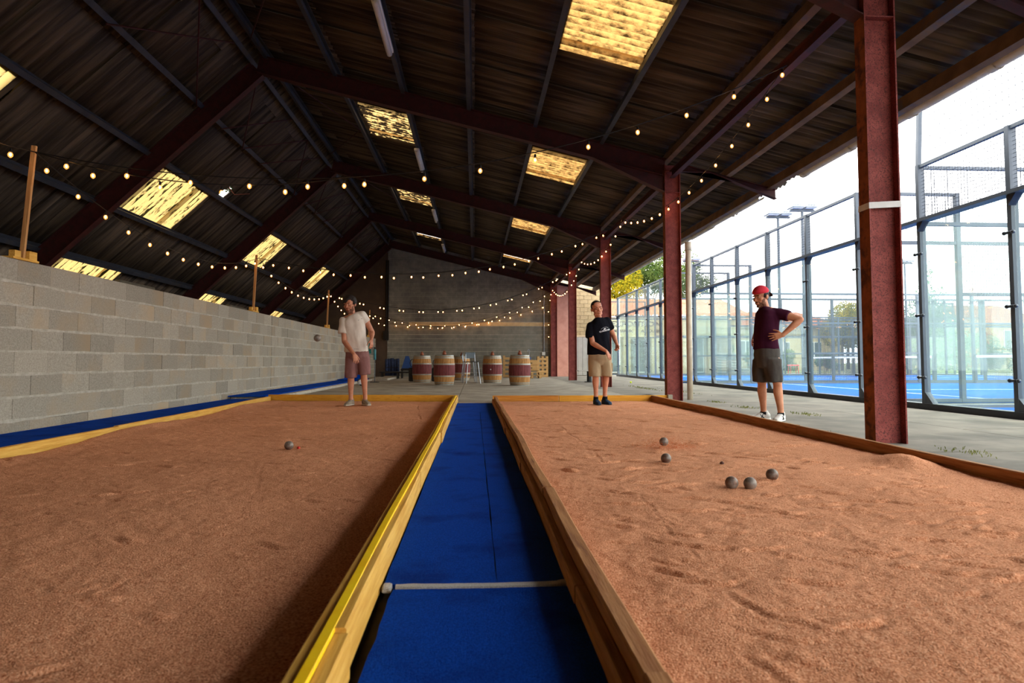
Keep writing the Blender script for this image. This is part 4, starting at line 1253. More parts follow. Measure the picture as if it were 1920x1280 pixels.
hx = [(16.9, 2.0), (19.2, 1.7), (21.6, 1.5), (24.0, 1.5), (29.6, 2.2), (31.7, 2.4), (35.4, 2.8), (39.0, 2.6)]
hl = ['grey green shrub right behind the stacked sacks', 'rounded shrub in front of the cream gable', 'low shrub under the windows of the long house', 'low shrub at the right hand end of the long house',
      'rounded shrub in front of the yellow green tree', 'tall shrub right of the taped column', 'large shrub below the pale conifer', 'large shrub below the copper conifer']
for i, (x, h) in enumerate(hx):
    t = tree('shrub', hl[i], x, 43.2 + (i % 3) * 0.5, h, h * 0.55, M_LEAFG if i % 3 else M_LEAFC, 20 + i, 1800, 0.12, 'shrubs beyond the courts')
    t['category'] = 'shrub'

# stacked sacks behind the far court
M_SACK = mat('pale_sack', S(140, 136, 128), S(160, 156, 148), scale=6, rough=0.8, bump=0.2, rnd=0.06)
def sack_mesh(w, d, h):
    mb = MB(); nx, ny = 8, 6
    mb.ball((0, 0, h / 2), (w / 2, d / 2, h / 2), 14, 8)
    v = []
    for (x, y, z) in mb.v:
        fx, fy = x / (w / 2), y / (d / 2)
        s_ = 1.0 / max(0.35, max(abs(fx), abs(fy), 1e-3) / (math.hypot(fx, fy) + 1e-6)) ** 0.0
        v.append((math.copysign(abs(fx) ** 0.45, fx) * w / 2, math.copysign(abs(fy) ** 0.45, fy) * d / 2, h / 2 + math.copysign(abs((z - h / 2) / (h / 2)) ** 0.6, z - h / 2) * h / 2))
    mb.v = v
    return mb.mesh('sack', M_SACK, True)
sk_me = sack_mesh(0.74, 0.5, 0.15)
rown = ['bottom', 'second', 'third', 'fourth', 'fifth', 'sixth', 'seventh', 'top']
for r in range(8):
    for c in range(2):
        o = bpy.data.objects.new('sack', sk_me); COL.objects.link(o)
        o.location = (14.55 + c * 0.76 + random.uniform(-.02, .02), 38 + random.uniform(-.02, .02), 0.0 + r * 0.151); o.rotation_euler = (0, 0, random.uniform(-.04, .04))
        tag(o, 'pale plastic sack in the tall stack, %s layer, %s side' % (rown[r], ('left', 'right')[c]), 'sack', 'sacks stacked behind the far court')
for i, (x, z) in enumerate(((13.35, 0), (13.4, .151), (16.2, 0), (16.25, .151), (16.95, 0))):
    o = bpy.data.objects.new('sack', sk_me); COL.objects.link(o); o.location = (x, 38.1, z - 0.0)
    tag(o, ['lower sack of the low pile left of the tall stack', 'upper sack of the low pile left of the tall stack', 'lower sack just right of the tall stack', 'upper sack just right of the tall stack', 'single sack farthest right of the tall stack'][i], 'sack', 'sacks stacked behind the far court')
# red bench
rb = thing('red_bench', 'small red bench beyond the far court', 'bench', (19.3, 38.5, -0.03), group=None)
MRED = mat('red_plastic', S(206, 60, 44), rough=0.5)
MB().bbox(-0.3, 0.3, -0.2, 0.2, 0.46, 0.54, 0.02).build('seat', MRED, rb)
for sx in (-1, 1):
    for sy in (-1, 1): MB().tube([(sx * .25, sy * .15, 0), (sx * .23, sy * .13, .47)], 0.02, 8).build('leg', MRED, rb)
# weeds along the slab edge
M_WEED = leafmat('weed_green', S(86, 92, 44), S(128, 128, 66))
wd = random.Random(4)
for i, (x, y, n, h, lab) in enumerate(((4.3, 10.2, 30, .07, 'low green weed tuft behind the man in the red cap'), (4.62, 8.9, 40, .06, 'green weed patch in front of the glass, right of the red cap man'), (3.5, 6.35, 26, .10, 'tall weed growing beside the taped column'),
                                (4.02, 5.15, 26, .06, 'small weed right of the taped column'), (4.35, 11.6, 30, .06, 'weed tuft right of the downpipe'), (4.6, 17.5, 90, .07, 'long strip of weeds behind the man in black'), (5.0, 15.5, 50, .05, 'weed strip near the tennis ball'))):
    mb = MB()
    for k in range(int(n * 1.8)):
        px, py = wd.gauss(0, .07), wd.gauss(0, .14 if i < 5 else .8)
        a = wd.uniform(0, 6.28); l = h * .42 * wd.uniform(.4, 1.3); dx, dy = math.cos(a) * l * .5, math.sin(a) * l * .5
        w_ = .0035
        mb.add([(px - w_, py, 0), (px + w_, py, 0), (px + dx * .5 + w_, py + dy * .5, l * .7), (px + dx, py + dy, l), (px + dx * .5 - w_, py + dy * .5, l * .7)], [(0, 1, 2, 3, 4)])
    o = mb.build('weed_tuft', M_WEED, None, loc=(x, y, 0.0)); tag(o, lab, 'weed', 'weeds in the slab joints', 'stuff')
# ================================================================== string lights
CABLE_DROP = 0.055
fil_me = MB().lathe([(0.003, 0.014), (0.0085, 0.006), (0.010, -0.004), (0.006, -0.013), (0.002, -0.016)], 8).mesh('filament', M_BULB, True)
bulb_me = MB().lathe([(0.004, 0.03), (0.016, 0.018), (0.024, 0.0), (0.021, -0.018), (0.010, -0.03), (0.002, -0.034)], 10).mesh('bulb', M_GLOBE, True)
sock_me = MB().lathe([(0.012, 0.022), (0.014, 0.03), (0.012, 0.06), (0.004, 0.066)], 8).mesh('socket', M_CABLE, True)
def string(label, anchors, sags, spacing, start=0.25, group='strings of warm bulbs', drop=CABLE_DROP):
    s = thing('string_light', label, 'string light', anchors[0], group=group)
    o0 = Vector(anchors[0]); pts = []
    for (A, B, sg) in zip(anchors[:-1], anchors[1:], sags):
        A, B = Vector(A), Vector(B); n = 26
        for i in range(n + (1 if B == Vector(anchors[-1]) else 0)):
            t = i / n; p = A.lerp(B, t); p.z -= 4 * sg * t * (1 - t); pts.append(p - o0)
    MB().tube(pts, 0.006, 5).build('cable', M_CABLE, s)
    d, nxt = 0.0, start
    for a, b in zip(pts[:-1], pts[1:]):
        L = (b - a).length
        while nxt <= d + L:
            p = a.lerp(b, (nxt - d) / L)
            inst('filament', fil_me, inst('bulb', bulb_me, s, (p.x, p.y, p.z - drop - 0.03)), (0, 0, 0)); inst('socket', sock_me, s, (p.x, p.y, p.z - drop - 0.03))
            nxt += spacing * random.uniform(0.94, 1.06)
        d += L
    return s
PX_ = -4.6
P1, P2, P3, P4 = (PX_, 6.98, 2.93), (PX_, 14.05, 2.93), (PX_, 20.95, 2.92), (PX_, 29.1, 2.86)
string('string of warm bulbs swagged along the posts on the block wall', [(PX_, 5.2, 2.75), P1, P2, P3, P4, (-4.0, 30.75, 2.6)], [0.03, 0.50, 0.40, 0.5, 0.25], 0.56, 0.3)
string('nearest string of bulbs crossing from the leaning post to the eaves', [P1, (3.66, 7.3, 4.22)], [0.72], 0.625, 0.32)
string('short second strand tied to the nearest crossing string', [P1, (-1.35, 7.12, 2.76)], [0.20], 0.66, 0.60)
string('string crossing from the second post, front strand', [P2, (3.66, 16.4, 4.24)], [0.74], 0.66, 0.3)
string('string crossing from the second post, rear strand', [P2, (3.66, 16.9, 4.26)], [0.70], 0.66, 0.62)
string('string crossing behind the man in white, front strand', [P3, (3.66, 24.2, 4.2)], [0.98], 0.68, 0.3)
string('string crossing behind the man in white, rear strand', [P3, (3.66, 24.7, 4.22)], [0.98], 0.69, 0.38)
string('string crossing in front of the gable, upper strand', [P4, (3.66, 30.5, 4.1)], [0.98], 0.62, 0.2)
string('string crossing in front of the gable, lower strand', [P4, (3.66, 30.6, 4.0)], [1.05], 0.64, 0.45)
string('string of amber bulbs lying close to the gable wall', [(-4.0, 30.9, 2.52), (3.45, 30.9, 3.45)], [0.50], 0.54, 0.3)
string('string swagged along the rusty columns under the eaves', [(3.64, 7.3, 4.22), (3.64, 15.75, 4.26), (3.64, 21.95, 4.2), (3.64, 30.2, 4.12), (3.5, 30.75, 3.5), (3.52, 30.85, 1.6)], [0.56, 0.42, 0.62, 0.05, 0.0], 0.6, 0.5)

# posts on the wall
for i, (y, lab) in enumerate(((6.98, 'leaning wooden lath post on the wall nearest the viewer'), (14.05, 'wooden lath post on the middle of the block wall'), (20.95, 'wooden lath post on the wall left of the man in white'), (29.1, 'wooden lath post at the far end of the wall'))):
    p = thing('lath_post', lab, 'wooden post', (W_X - 0.03, y, W_TOP), group='lath posts on the block wall')
    MB().box(-0.13, 0.055, -0.22, 0.17, 0.0, 0.022).build('base_board', M_YWOOD, p)
    tx, ty = ((0.06, 0.02) if i == 0 else (0.03, 0.02))
    mb = MB(); mb.bar((-0.01, 0, 0.02), (tx, ty, 1.22), 0.045, 0.03, (0, 1, 0)); mb.build('lath', M_LATH, p)
    MB().box(-0.005, 0.045, 0.03, 0.15, 0.022, 0.11).build('cleat', M_YWOOD, p)
    MB().box(-0.06, 0.0, -0.12, -0.03, 0.022, 0.10).build('cleat', M_YWOOD, p)

# fluorescent battens under the purlin
for i, (y, L, lab) in enumerate(((8.75, 1.6, 'unlit fluorescent batten nearest the viewer'), (15.2, 1.6, 'unlit fluorescent batten, second from the viewer'), (21.4, 1.6, 'unlit fluorescent batten, third from the viewer'), (27.8, 1.6, 'unlit fluorescent batten nearest the gable'))):
    t = thing('light_batten', lab, 'light fitting', (-1.38, y, zr(-1.38) - 0.3), group='fluorescent battens under the roof')
    MB().bbox(-0.06, 0.06, 0, L, 0.03, 0.09, 0.01).build('housing', M_TUBE, t)
    mb = MB(); mb.tube([(0, 0.04, 0.0), (0, L - .04, 0.0)], 0.045, 12); mb.build('diffuser', mat('opal_diffuser', S(196, 190, 184), S(206, 200, 194), rough=0.4), t, True)
    for yy in (0.2, L - .2): MB().box(-0.008, 0.008, yy - .01, yy + .01, 0.08, 0.22).build('hanger', M_CLAMP, t)
for i, (y, lab) in enumerate(((14.9, 'grimy light batten low under the left slope, nearer one'), (21.4, 'grimy light batten low under the left slope, farther one'))):
    t = thing('light_batten', lab, 'light fitting', (-7.95, y, zr(-7.95) - 0.42), group='light battens under the left slope')
    MB().bbox(-0.06, 0.06, 0, 1.6, 0.0, 0.08, 0.01).build('housing', mat('dimmed_batten', S(96, 88, 74), S(112, 104, 88), rough=0.8), t)  # white housing darkened to grey; shade under the slope put into the colour

# ================================================================== boules
boule_me = MB().ball((0, 0, 0), 0.0375, 28, 18).mesh('boule', M_STEEL, True)
zs = SAND_Z
for (x, y, z, lab) in ((-1.565, 5.66, 0.035, 'steel boule lying beside the red jack on the left lane'), (1.62, 5.55, 0.058, 'steel boule bouncing in a puff of sand dust'),
                       (1.403, 4.76, 0.035, 'shiny steel boule just in front of the dust puff'), (1.508, 3.80, 0.035, 'left one of the pair of boules nearest the viewer'),
                       (1.606, 3.77, 0.035, 'right one of the pair of boules nearest the viewer'), (1.868, 4.05, 0.035, 'steel boule farthest right on the right lane')):
    o = bpy.data.objects.new('boule', boule_me); COL.objects.link(o); o.location = (x, y - 0.02, zs + z); o.rotation_euler = (x, y, 1)
    tag(o, lab, 'boule', 'steel boules')
o = bpy.data.objects.new('boule', boule_me); COL.objects.link(o); o.location = (-1.64, 6.9, 0.985); o.rotation_euler = (1, 2, 1)
tag(o, 'steel boule flying through the air left of the man in white', 'boule', 'steel boules')
o = MB().ball((0, 0, 0), 0.014, 14, 10).build('jack', mat('red_jack', S(196, 44, 34), rough=0.5), None, True, (-1.49, 5.66, zs + 0.012)); tag(o, 'small red jack ball beside a boule on the left lane', 'jack')
o = MB().ball((0, 0, 0), 0.015, 14, 10).build('jack', mat('dark_jack', S(84, 52, 40), rough=0.7), None, True, (1.778, 4.63, zs + 0.013)); tag(o, 'small dark jack ball among the boules on the right lane', 'jack')
# thrown-up sand
g = np.random.default_rng(5); mb = MB()
for i in range(1900):
    a = g.normal(0.0, 0.55) * (1 if i % 3 else -1); 
    x = 1.63 + g.normal(0.02, 0.14); r = abs(g.normal(0, 0.05)) * math.exp(-abs(x - 1.62) * 2); y = 5.53 + g.normal(0, 0.05)
    s_ = g.uniform(0.0012, 0.0034)
    z = zs + 0.004 + r
    mb.add([(x - s_, y, z), (x + s_, y, z), (x, y + s_, z + s_), (x, y - s_, z + s_ * .6)], [(0, 1, 2), (0, 3, 1), (1, 3, 2), (2, 3, 0)])
o = mb.build('flying_sand', mat('orange_sand_spray', S(240, 140, 84), S(250, 160, 104), rough=1.0)); tag(o, 'spray of orange sand thrown up by the bouncing boule', 'sand', None, 'stuff')
# ================================================================== barrels and furniture
M_STAVE = mat('barrel_oak', S(160, 110, 58), S(190, 138, 78), scale=5, rough=0.7, bump=0.15, bscale=20, stretch=(6, 6, 0.6), c3=S(120, 78, 44), s3=4, lo3=0.55, hi3=0.7)
M_WINE = mat('wine_red_paint', S(100, 42, 44), S(126, 60, 58), scale=6, rough=0.7, bump=0.1, bscale=20, stretch=(5, 5, 0.7), c3=S(84, 34, 36), s3=4)
M_HOOP = mat('galvanised_hoop', S(140, 136, 126), S(168, 164, 152), scale=6, rough=0.5, metal=0.4)
M_LID = mat('black_lid', S(30, 27, 26), S(42, 38, 36), rough=0.6)
M_TERRA = mat('brown_turned_wood', S(140, 74, 48), S(168, 96, 66), scale=12, rough=0.6)
def brad(z, H=0.92, rb=0.335, re=0.285):
    t = 2 * z / H - 1
    return re + (rb - re) * (1 - t * t)
def make_barrel():
    b = thing('wine_barrel', 'x', 'barrel')
    n = 24
    for k in range(n):
        mb = MB()
        a0, a1 = 2 * PI * k / n + 0.006, 2 * PI * (k + 1) / n - 0.006
        zs_ = [0.0, 0.04, 0.12, 0.22, 0.30, 0.38, 0.46, 0.54, 0.62, 0.70, 0.80, 0.88, 0.92]
        vs = []
        for z in zs_:
            r = brad(z)
            vs += [(r * math.cos(a0), r * math.sin(a0), z), (r * math.cos(a1), r * math.sin(a1), z), ((r - .025) * math.cos(a1), (r - .025) * math.sin(a1), z), ((r - .025) * math.cos(a0), (r - .025) * math.sin(a0), z)]
        for i in range(len(zs_) - 1):
            mb.cur = 1 if 0.29 < (zs_[i] + zs_[i + 1]) / 2 < 0.63 else 0
            for q in range(4):
                mb.f.append((4 * i + q, 4 * i + (q + 1) % 4, 4 * i + 4 + (q + 1) % 4, 4 * i + 4 + q)); mb.mi.append(mb.cur)
        mb.v = vs
        mb.build('stave', [M_STAVE, M_WINE], b)
    for (z0, z1) in ((0.0, 0.045), (0.06, 0.10), (0.255, 0.295), (0.625, 0.665), (0.82, 0.86), (0.875, 0.92)):
        MB().lathe([(brad(z0) - .003, z0), (brad(z0) + .004, z0), (brad(z1) + .004, z1), (brad(z1) - .003, z1)], 32).build('hoop', M_HOOP, b, False)
    MB().lathe([(0.28, 0.90), (0.285, 0.925), (0.26, 0.928)], 32).build('lid', M_LID, b)
    MB().lathe([(0.26, 0.05), (0.26, 0.06)], 24).build('bottom_head', M_STAVE, b)
    return b
bl = [(-1.826, 22.75, 0.0, 'wine barrel with red belly, leftmost of the five'), (-0.943, 20.35, 0.5, 'wine barrel with red belly, front one second from the left'),
      (-0.494, 25.1, 0.9, 'wine barrel with red belly, rearmost, half hidden behind the bar stool'), (0.60, 22.1, 1.3, 'wine barrel with red belly and a pale bung, right of the bar stool'), (1.374, 19.85, 2.0, 'wine barrel with red belly, rightmost and nearest of the five')]
proto = make_barrel()
for i, (x, y, a, lab) in enumerate(bl):
    b = proto if i == 0 else copy_tree(proto)
    b.location = (x, y, 0); b.rotation_euler = (0, 0, a); tag(b, lab, 'barrel', 'red bellied wine barrels')
    k = thing('wooden_ornament', 'small brown turned ornament on the ' + ['leftmost barrel', 'front barrel second from the left', 'rearmost barrel', 'barrel right of the stool', 'rightmost barrel'][i], 'ornament', (x + 0.0, y, 0.928), group='ornaments on the barrels')
    MB().lathe([(0.02, 0), (0.055, 0.01), (0.062, 0.04), (0.05, 0.075), (0.03, 0.095)], 16).build('body', M_TERRA, k, True)
    MB().lathe([(0.012, 0.093), (0.034, 0.10), (0.036, 0.12), (0.02, 0.135), (0.004, 0.138)], 14).build('cap', M_TERRA, k, True)
o = MB().lathe([(0.02, 0), (0.018, 0.012)], 12).build('bung', M_LINE, b.parent); bpy.data.objects.remove(o)
bung = MB().ball((0, 0, 0), (0.022, 0.012, 0.022), 10, 6).mesh('bung', M_LINE, True)
fb = [o for o in scn.objects if o.name.startswith('wine_barrel') and 'pale bung' in o['label']][0]
o = bpy.data.objects.new('bung', bung); COL.objects.link(o); o.parent = fb
a = -PI / 2 - 1.3 - 0.2
o.location = (brad(.46) * math.cos(a), brad(.46) * math.sin(a), 0.46); o.rotation_euler = (0, 0, a + PI / 2)

def bar_stool(label, loc, rot, backm, seatm):
    s = thing('bar_stool', label, 'stool', loc, rot, 'bar stools')
    MB().bbox(-0.19, 0.19, -0.19, 0.19, 0.70, 0.725, 0.01).build('seat', seatm, s)
    for sx in (-1, 1):
        for sy in (-1, 1):
            MB().tube([(sx * .24, sy * .24, 0), (sx * .17, sy * .17, .70)], 0.013, 8).build('leg', M_CHROME, s)
        MB().tube([(sx * .16, .18, .70), (sx * .15, .22, 1.0)], 0.012, 8).build('back_rod', M_CHROME, s)
    for (a, b) in (((-.22, -.22), (.22, -.22)), ((.22, -.22), (.22, .22)), ((.22, .22), (-.22, .22)), ((-.22, .22), (-.22, -.22))):
        MB().tube([(a[0], a[1], .24), (b[0], b[1], .24)], 0.009, 6).build('footrest', M_CHROME, s)
    MB().bbox(-0.17, 0.17, .205, .23, 0.83, 1.03, 0.01).build('backrest', backm, s)
    return s
M_GREYP = mat('slate_plastic', S(96, 106, 112), S(108, 118, 124), rough=0.5)
bar_stool('bar stool with slate grey backrest standing among the barrels', (-0.10, 21.6, 0), 0.25, M_GREYP, M_LID)
bar_stool('bar stool with black backrest seen edge on beside the rear barrel', (-0.22, 23.1, 0), 1.5, M_LID, M_LID)

M_PALLET = mat('pallet_wood', S(186, 142, 88), S(210, 168, 112), scale=5, rough=0.8, stretch=(0.6, 6, 6), rnd=0.08, c3=S(150, 106, 62), s3=4, lo3=0.55, hi3=0.7)
def pallet(name, label, loc, w, h, dep, group):
    p = thing(name, label, 'pallet', loc, group=group)
    n = max(3, int(h / 0.19))
    for i in range(n): MB().box(-w / 2, w / 2, -0.02, 0.0, i * h / n + 0.01, i * h / n + h / n * 0.6).build('slat', M_PALLET, p)
    for x in (-w / 2 + .05, 0, w / 2 - .05): MB().box(x - .05, x + .05, 0.0, dep, 0, h).build('stringer', M_PALLET, p)
    return p
pallet('upright_pallet', 'upright wooden pallet between the two right hand barrels', (1.75, 29.3, 0), 0.95, 0.98, 0.1, 'wooden pallets by the gable')
pallet('upright_pallet', 'upright wooden pallet at the right end of the sink unit', (3.1, 29.6, 0), 0.5, 0.95, 0.3, 'wooden pallets by the gable')
for i in range(2):
    p = thing('flat_pallet', ['lower', 'upper'][i] + ' flat pallet in front of the sink unit', 'pallet', (2.45, 28.0, i * 0.145), group='wooden pallets by the gable')
    for x in (-.35, 0, .35): MB().box(x - .05, x + .05, -.3, .3, 0.0, 0.1).build('stringer', M_PALLET, p)
    for k in range(5): MB().box(-.42, .42, -.3 + k * .125, -.2 + k * .125, 0.1, 0.122).build('slat', M_PALLET, p)
su = thing('sink_unit', 'pine sink unit with drawers standing by the gable', 'cabinet', (2.42, 28.9, 0))
MB().bbox(-0.42, 0.42, -0.25, 0.25, 0.3, 0.78, 0.01).build('body', M_PALLET, su)
for k in range(2):
    d = MB().bbox(-0.36, 0.36, -0.275, -0.25, 0.34 + k * .22, 0.52 + k * .22, 0.006).build('drawer', M_PALLET, su); MB().box(-.12, .12, -.285, -.275, .41 + k * .22, .44 + k * .22).build('handle', M_LID, d)
for sx in (-1, 1):
    for sy in (-1, 1): MB().box(sx * .38 - .03, sx * .38 + .03, sy * .2 - .03, sy * .2 + .03, 0, 0.3).build('leg', M_PALLET, su)
M_NAVY = mat('navy_plastic', S(28, 44, 84), S(36, 54, 96), rough=0.4)
bs = thing('wash_basin', 'dark blue basin with a curved tap on the sink unit', 'basin', (2.30, 28.85, 0.78))
MB().lathe([(0.16, 0), (0.2, 0.03), (0.21, 0.12), (0.2, 0.125), (0.17, 0.04)], 20).build('bowl', M_NAVY, bs)
MB().tube([(0.12, .1, 0.1), (0.14, .1, 0.42), (0.11, .08, 0.47), (0.06, .05, 0.44), (0.05, .03, 0.36)], 0.012, 8).build('tap', M_CHROME, bs)
M_DARKBLUE = mat('dark_blue_fabric', S(34, 44, 70), S(50, 62, 92), scale=10, rough=0.9, bump=0.3)
M_MIDBLUE = mat('blue_plastic', S(36, 66, 118), S(46, 78, 132), rough=0.5)
rm = thing('rolled_mat', 'dark blue quilted mat standing upright by the wall corner', 'mat', (-3.62, 28.6, 0.1))
mb = MB()
for k in range(5): mb.tube([(-0.2 + k * .12, .02 * (k % 2), 0), (-0.2 + k * .12, .02 * (k % 2), 0.72 + .02 * (k % 3))], 0.075, 10)
mb.build('padding', M_DARKBLUE, rm, True); MB().box(-0.25, .33, -.085, .1, .35, .38).build('strap', M_LID, rm)
lc = thing('lounge_chair', 'blue shell chair on a dark base left of the barrels', 'chair', (-2.85, 28.3, 0.0))
mb = MB(); mb.prism([(-0.28, 0.42), (-0.12, 0.95), (0.02, 0.95), (0.12, 0.7), (0.2, 0.42)], 'y', -0.1, -0.06); mb.build('backrest', M_MIDBLUE, lc)
MB().bbox(-0.28, 0.5, -0.4, 0.1, 0.33, 0.42, 0.02).build('seat', M_LID, lc)
for sx in (-.25, .45):
    for sy in (-.35, .05): MB().tube([(sx, sy, 0), (sx, sy, .35)], 0.02, 8).build('leg', M_LID, lc)
MB().tube([(.45, -.1, .42), (.68, -.1, .62), (.74, -.1, .6)], 0.025, 8).build('armrest', M_LID, lc)
bn = thing('low_bench', 'low black bench beneath the mat and chair', 'bench', (-3.2, 27.5, 0.0))
MB().bbox(-0.75, 0.75, -0.25, 0.25, 0.24, 0.3, 0.015).build('seat', M_LID, bn)
for sx in (-.65, 0, .65):
    for sy in (-.2, .2): MB().box(sx - .03, sx + .03, sy - .03, sy + .03, 0, .24).build('leg', M_LID, bn)
for (x, lab) in ((-2.25, 'black ring handled frame left of the first barrel'), (-1.42, 'black ring handled frame right of the first barrel')):
    t = thing('trolley', lab, 'trolley', (x, 23.9, 0), group='black trolleys behind the barrels')
    MB().tube([(0.1 * math.cos(a_ / 8 * 2 * PI), 0, .66 + .15 * math.sin(a_ / 8 * 2 * PI)) for a_ in range(9)], 0.016, 6).build('handle', M_LID, t)
    MB().bbox(-.14, .14, -.1, .1, .0, .5, .03).build('bag', M_LID, t)
# pedestal table by the right hand columns
tb = thing('pedestal_table', 'small thin topped table on a black pedestal beside a rusty column', 'table', (4.0, 22.6, 0))
MB().bbox(-0.42, 0.36, -0.3, 0.3, 0.385, 0.41, 0.008).build('table_top', mat('grey_board', S(176, 170, 160), rough=0.6), tb)
MB().lathe([(0.17, 0), (0.17, 0.02), (0.085, 0.03), (0.085, 0.385)], 18).build('pedestal', M_BLACK, tb)
o = MB().bbox(-0.1, 0.1, -0.08, 0.08, 0, 0.05, 0.01).build('green_tray', mat('green_plastic', S(110, 150, 40), rough=0.5), None, loc=(4.12, 22.6, 0.41)); tag(o, 'green tray lying on the small pedestal table', 'tray')
o = MB().lathe([(0.03, 0), (0.06, 0.02), (0.07, 0.07), (0.05, 0.11), (0.02, 0.13)], 14).build('clay_pot', M_TERRA, None, True, (4.06, 22.6, 0.46)); tag(o, 'small clay pot standing on the green tray', 'pot')
# football, tennis ball, dark mat
M_FOOT = mat('football_panels', S(24, 24, 26), S(230, 230, 228), scale=7, rough=0.4, lo=0.47, hi=0.5, detail=0.0)
o = MB().ball((0, 0, 0), 0.11, 20, 14).build('football', M_FOOT, None, True, (-3.42, 19.9, 0.11)); tag(o, 'black and white football behind the legs of the man in white', 'football')
o = MB().ball((0, 0, 0), 0.034, 14, 10).build('tennis_ball', mat('tennis_felt', S(206, 220, 60), S(190, 206, 50), scale=30, rough=0.9), None, True, (5.2, 21.5, 0.034)); tag(o, 'yellow tennis ball lying on the concrete', 'ball')
mb = MB(); vs = []
for i in range(11):
    t = i / 10; vs += [(-.32 + .64 * t, -.12, .02 + .07 * math.sin(PI * min(1, t * 1.1)) ** .7), (-.32 + .64 * t, .14, .02 + .05 * math.sin(PI * t) ** .7), (-.32 + .64 * t, .14, .0), (-.32 + .64 * t, -.12, .0)]
mb.add(vs, [(4 * k + q, 4 * k + (q + 1) % 4, 4 * k + 4 + (q + 1) % 4, 4 * k + 4 + q) for k in range(10) for q in range(4)] + [(3, 2, 1, 0), (40, 41, 42, 43)])
o = mb.build('rubber_mat', mat('brown_black_rubber', S(62, 52, 44), S(80, 68, 56), scale=8, rough=0.9), None, loc=(3.42, 12.75, 0.0)); tag(o, 'crumpled dark rubber mat behind the far end of the right lane', 'mat')
# hand sanitiser stand behind the man in white
hs = thing('sanitiser_stand', 'teal board stand with a bottle behind the man in white', 'stand', (-3.55, 22.8, 0))
M_TEAL = mat('teal_print', S(20, 104, 100), S(36, 128, 120), rough=0.5); M_BOTT = mat('teal_bottle', S(44, 120, 128), S(120, 176, 180), scale=9, rough=0.3)
MB().box(-0.12, 0.06, -0.01, 0.01, 0.95, 1.42).build('board', mat('pale_board', S(150, 156, 150), rough=0.6), hs)
MB().prism([(-0.12, 1.0), (-0.02, 1.0), (-0.07, 1.38), (-0.12, 1.38)], 'y', -0.016, -0.01).build('print', M_TEAL, hs)
MB().tube([(0.1, 0, 0.02), (0.1, 0, 1.0)], 0.012, 8).build('pole', M_CLAMP, hs)
MB().lathe([(0.045, 0.78), (0.045, 1.12), (0.02, 1.16)], 14, (0.1, -0.03, 0)).build('bottle', M_BOTT, hs, True)
MB().lathe([(0.03, 1.15), (0.03, 1.22)], 12, (0.1, -0.03, 0)).build('pump_cap', M_LID, hs)
MB().lathe([(0.16, 0), (0.16, 0.02), (0.02, 0.03)], 18, (0.1, 0, 0)).build('foot_plate', M_LID, hs)
# arrow and WC painted on the end of the low wall
wc = thing('wall_lettering', 'small blue arrow and WC painted on the far end of the block wall', 'lettering', (-4.64, 29.4, 1.3), world_parts=True)
M_BPAINT = mat('faded_blue_paint', S(84, 112, 128), rough=0.9)
o = lettering('WC', 0.5, 0.16, -4.648, 29.95, 1.18, wc, M_BPAINT, 0.003, 0.01); o.rotation_euler = (PI / 2, 0, PI / 2)
o.location = (-4.640, 29.6, 1.16)
mb = MB(); mb.box(-4.648, -4.640, 29.1, 29.5, 1.22, 1.245); mb.prism([(29.1, 1.19), (29.1, 1.275), (29.02, 1.232)], 'x', -4.648, -4.640); mb.build('arrow', M_BPAINT, wc)
# conduits on the gable
cd = thing('wall_conduit', 'thin grey conduit with a socket on the right of the gable', 'conduit', (3.3, 30.96, 0.0), world_parts=True)
MB().tube([(3.3, 30.96, 1.1), (3.3, 30.96, 4.1)], 0.025, 8).build('pipe', M_CHROME, cd); MB().bbox(3.2, 3.36, 30.9, 30.98, 1.0, 1.16, .01).build('socket_box', M_TUBE, cd)
cd = thing('wall_conduit', 'dark pipes in the left corner of the gable', 'conduit', (-4.15, 30.95, 0.0), world_parts=True)
for dx in (0, .09): MB().tube([(-4.18 + dx, 30.94, 1.7), (-4.18 + dx, 30.94, 5.5)], 0.03, 8).build('pipe', M_CABLE, cd)
MB().box(-4.3, -4.05, 30.86, 30.97, 1.75, 2.15).build('junction_box', M_CABLE, cd)

# leaves of a branch poking through the torn roof sheet
lv = thing('ivy_branch', 'leafy branch poking through the torn roof sheet on the left', 'branch', (-5.95, 15.85, zr(-5.95)))
mb = foliage([(0.0, 0.0, 0.16, 0.13), (-0.06, 0.1, 0.12, 0.1)], 90, 0.035, 77)
me = bpy.data.meshes.new('leaves'); me.from_pydata(mb.v, [], mb.f); me.materials.append(M_LEAFG); link('leaves', me, lv)
MB().tube([(0.0, 0.0, 0.15), (0.12, 0.12, -0.02), (0.35, 0.5, 0.1)], [0.012, 0.01, 0.006], 6).build('stem', M_TERRA, lv)
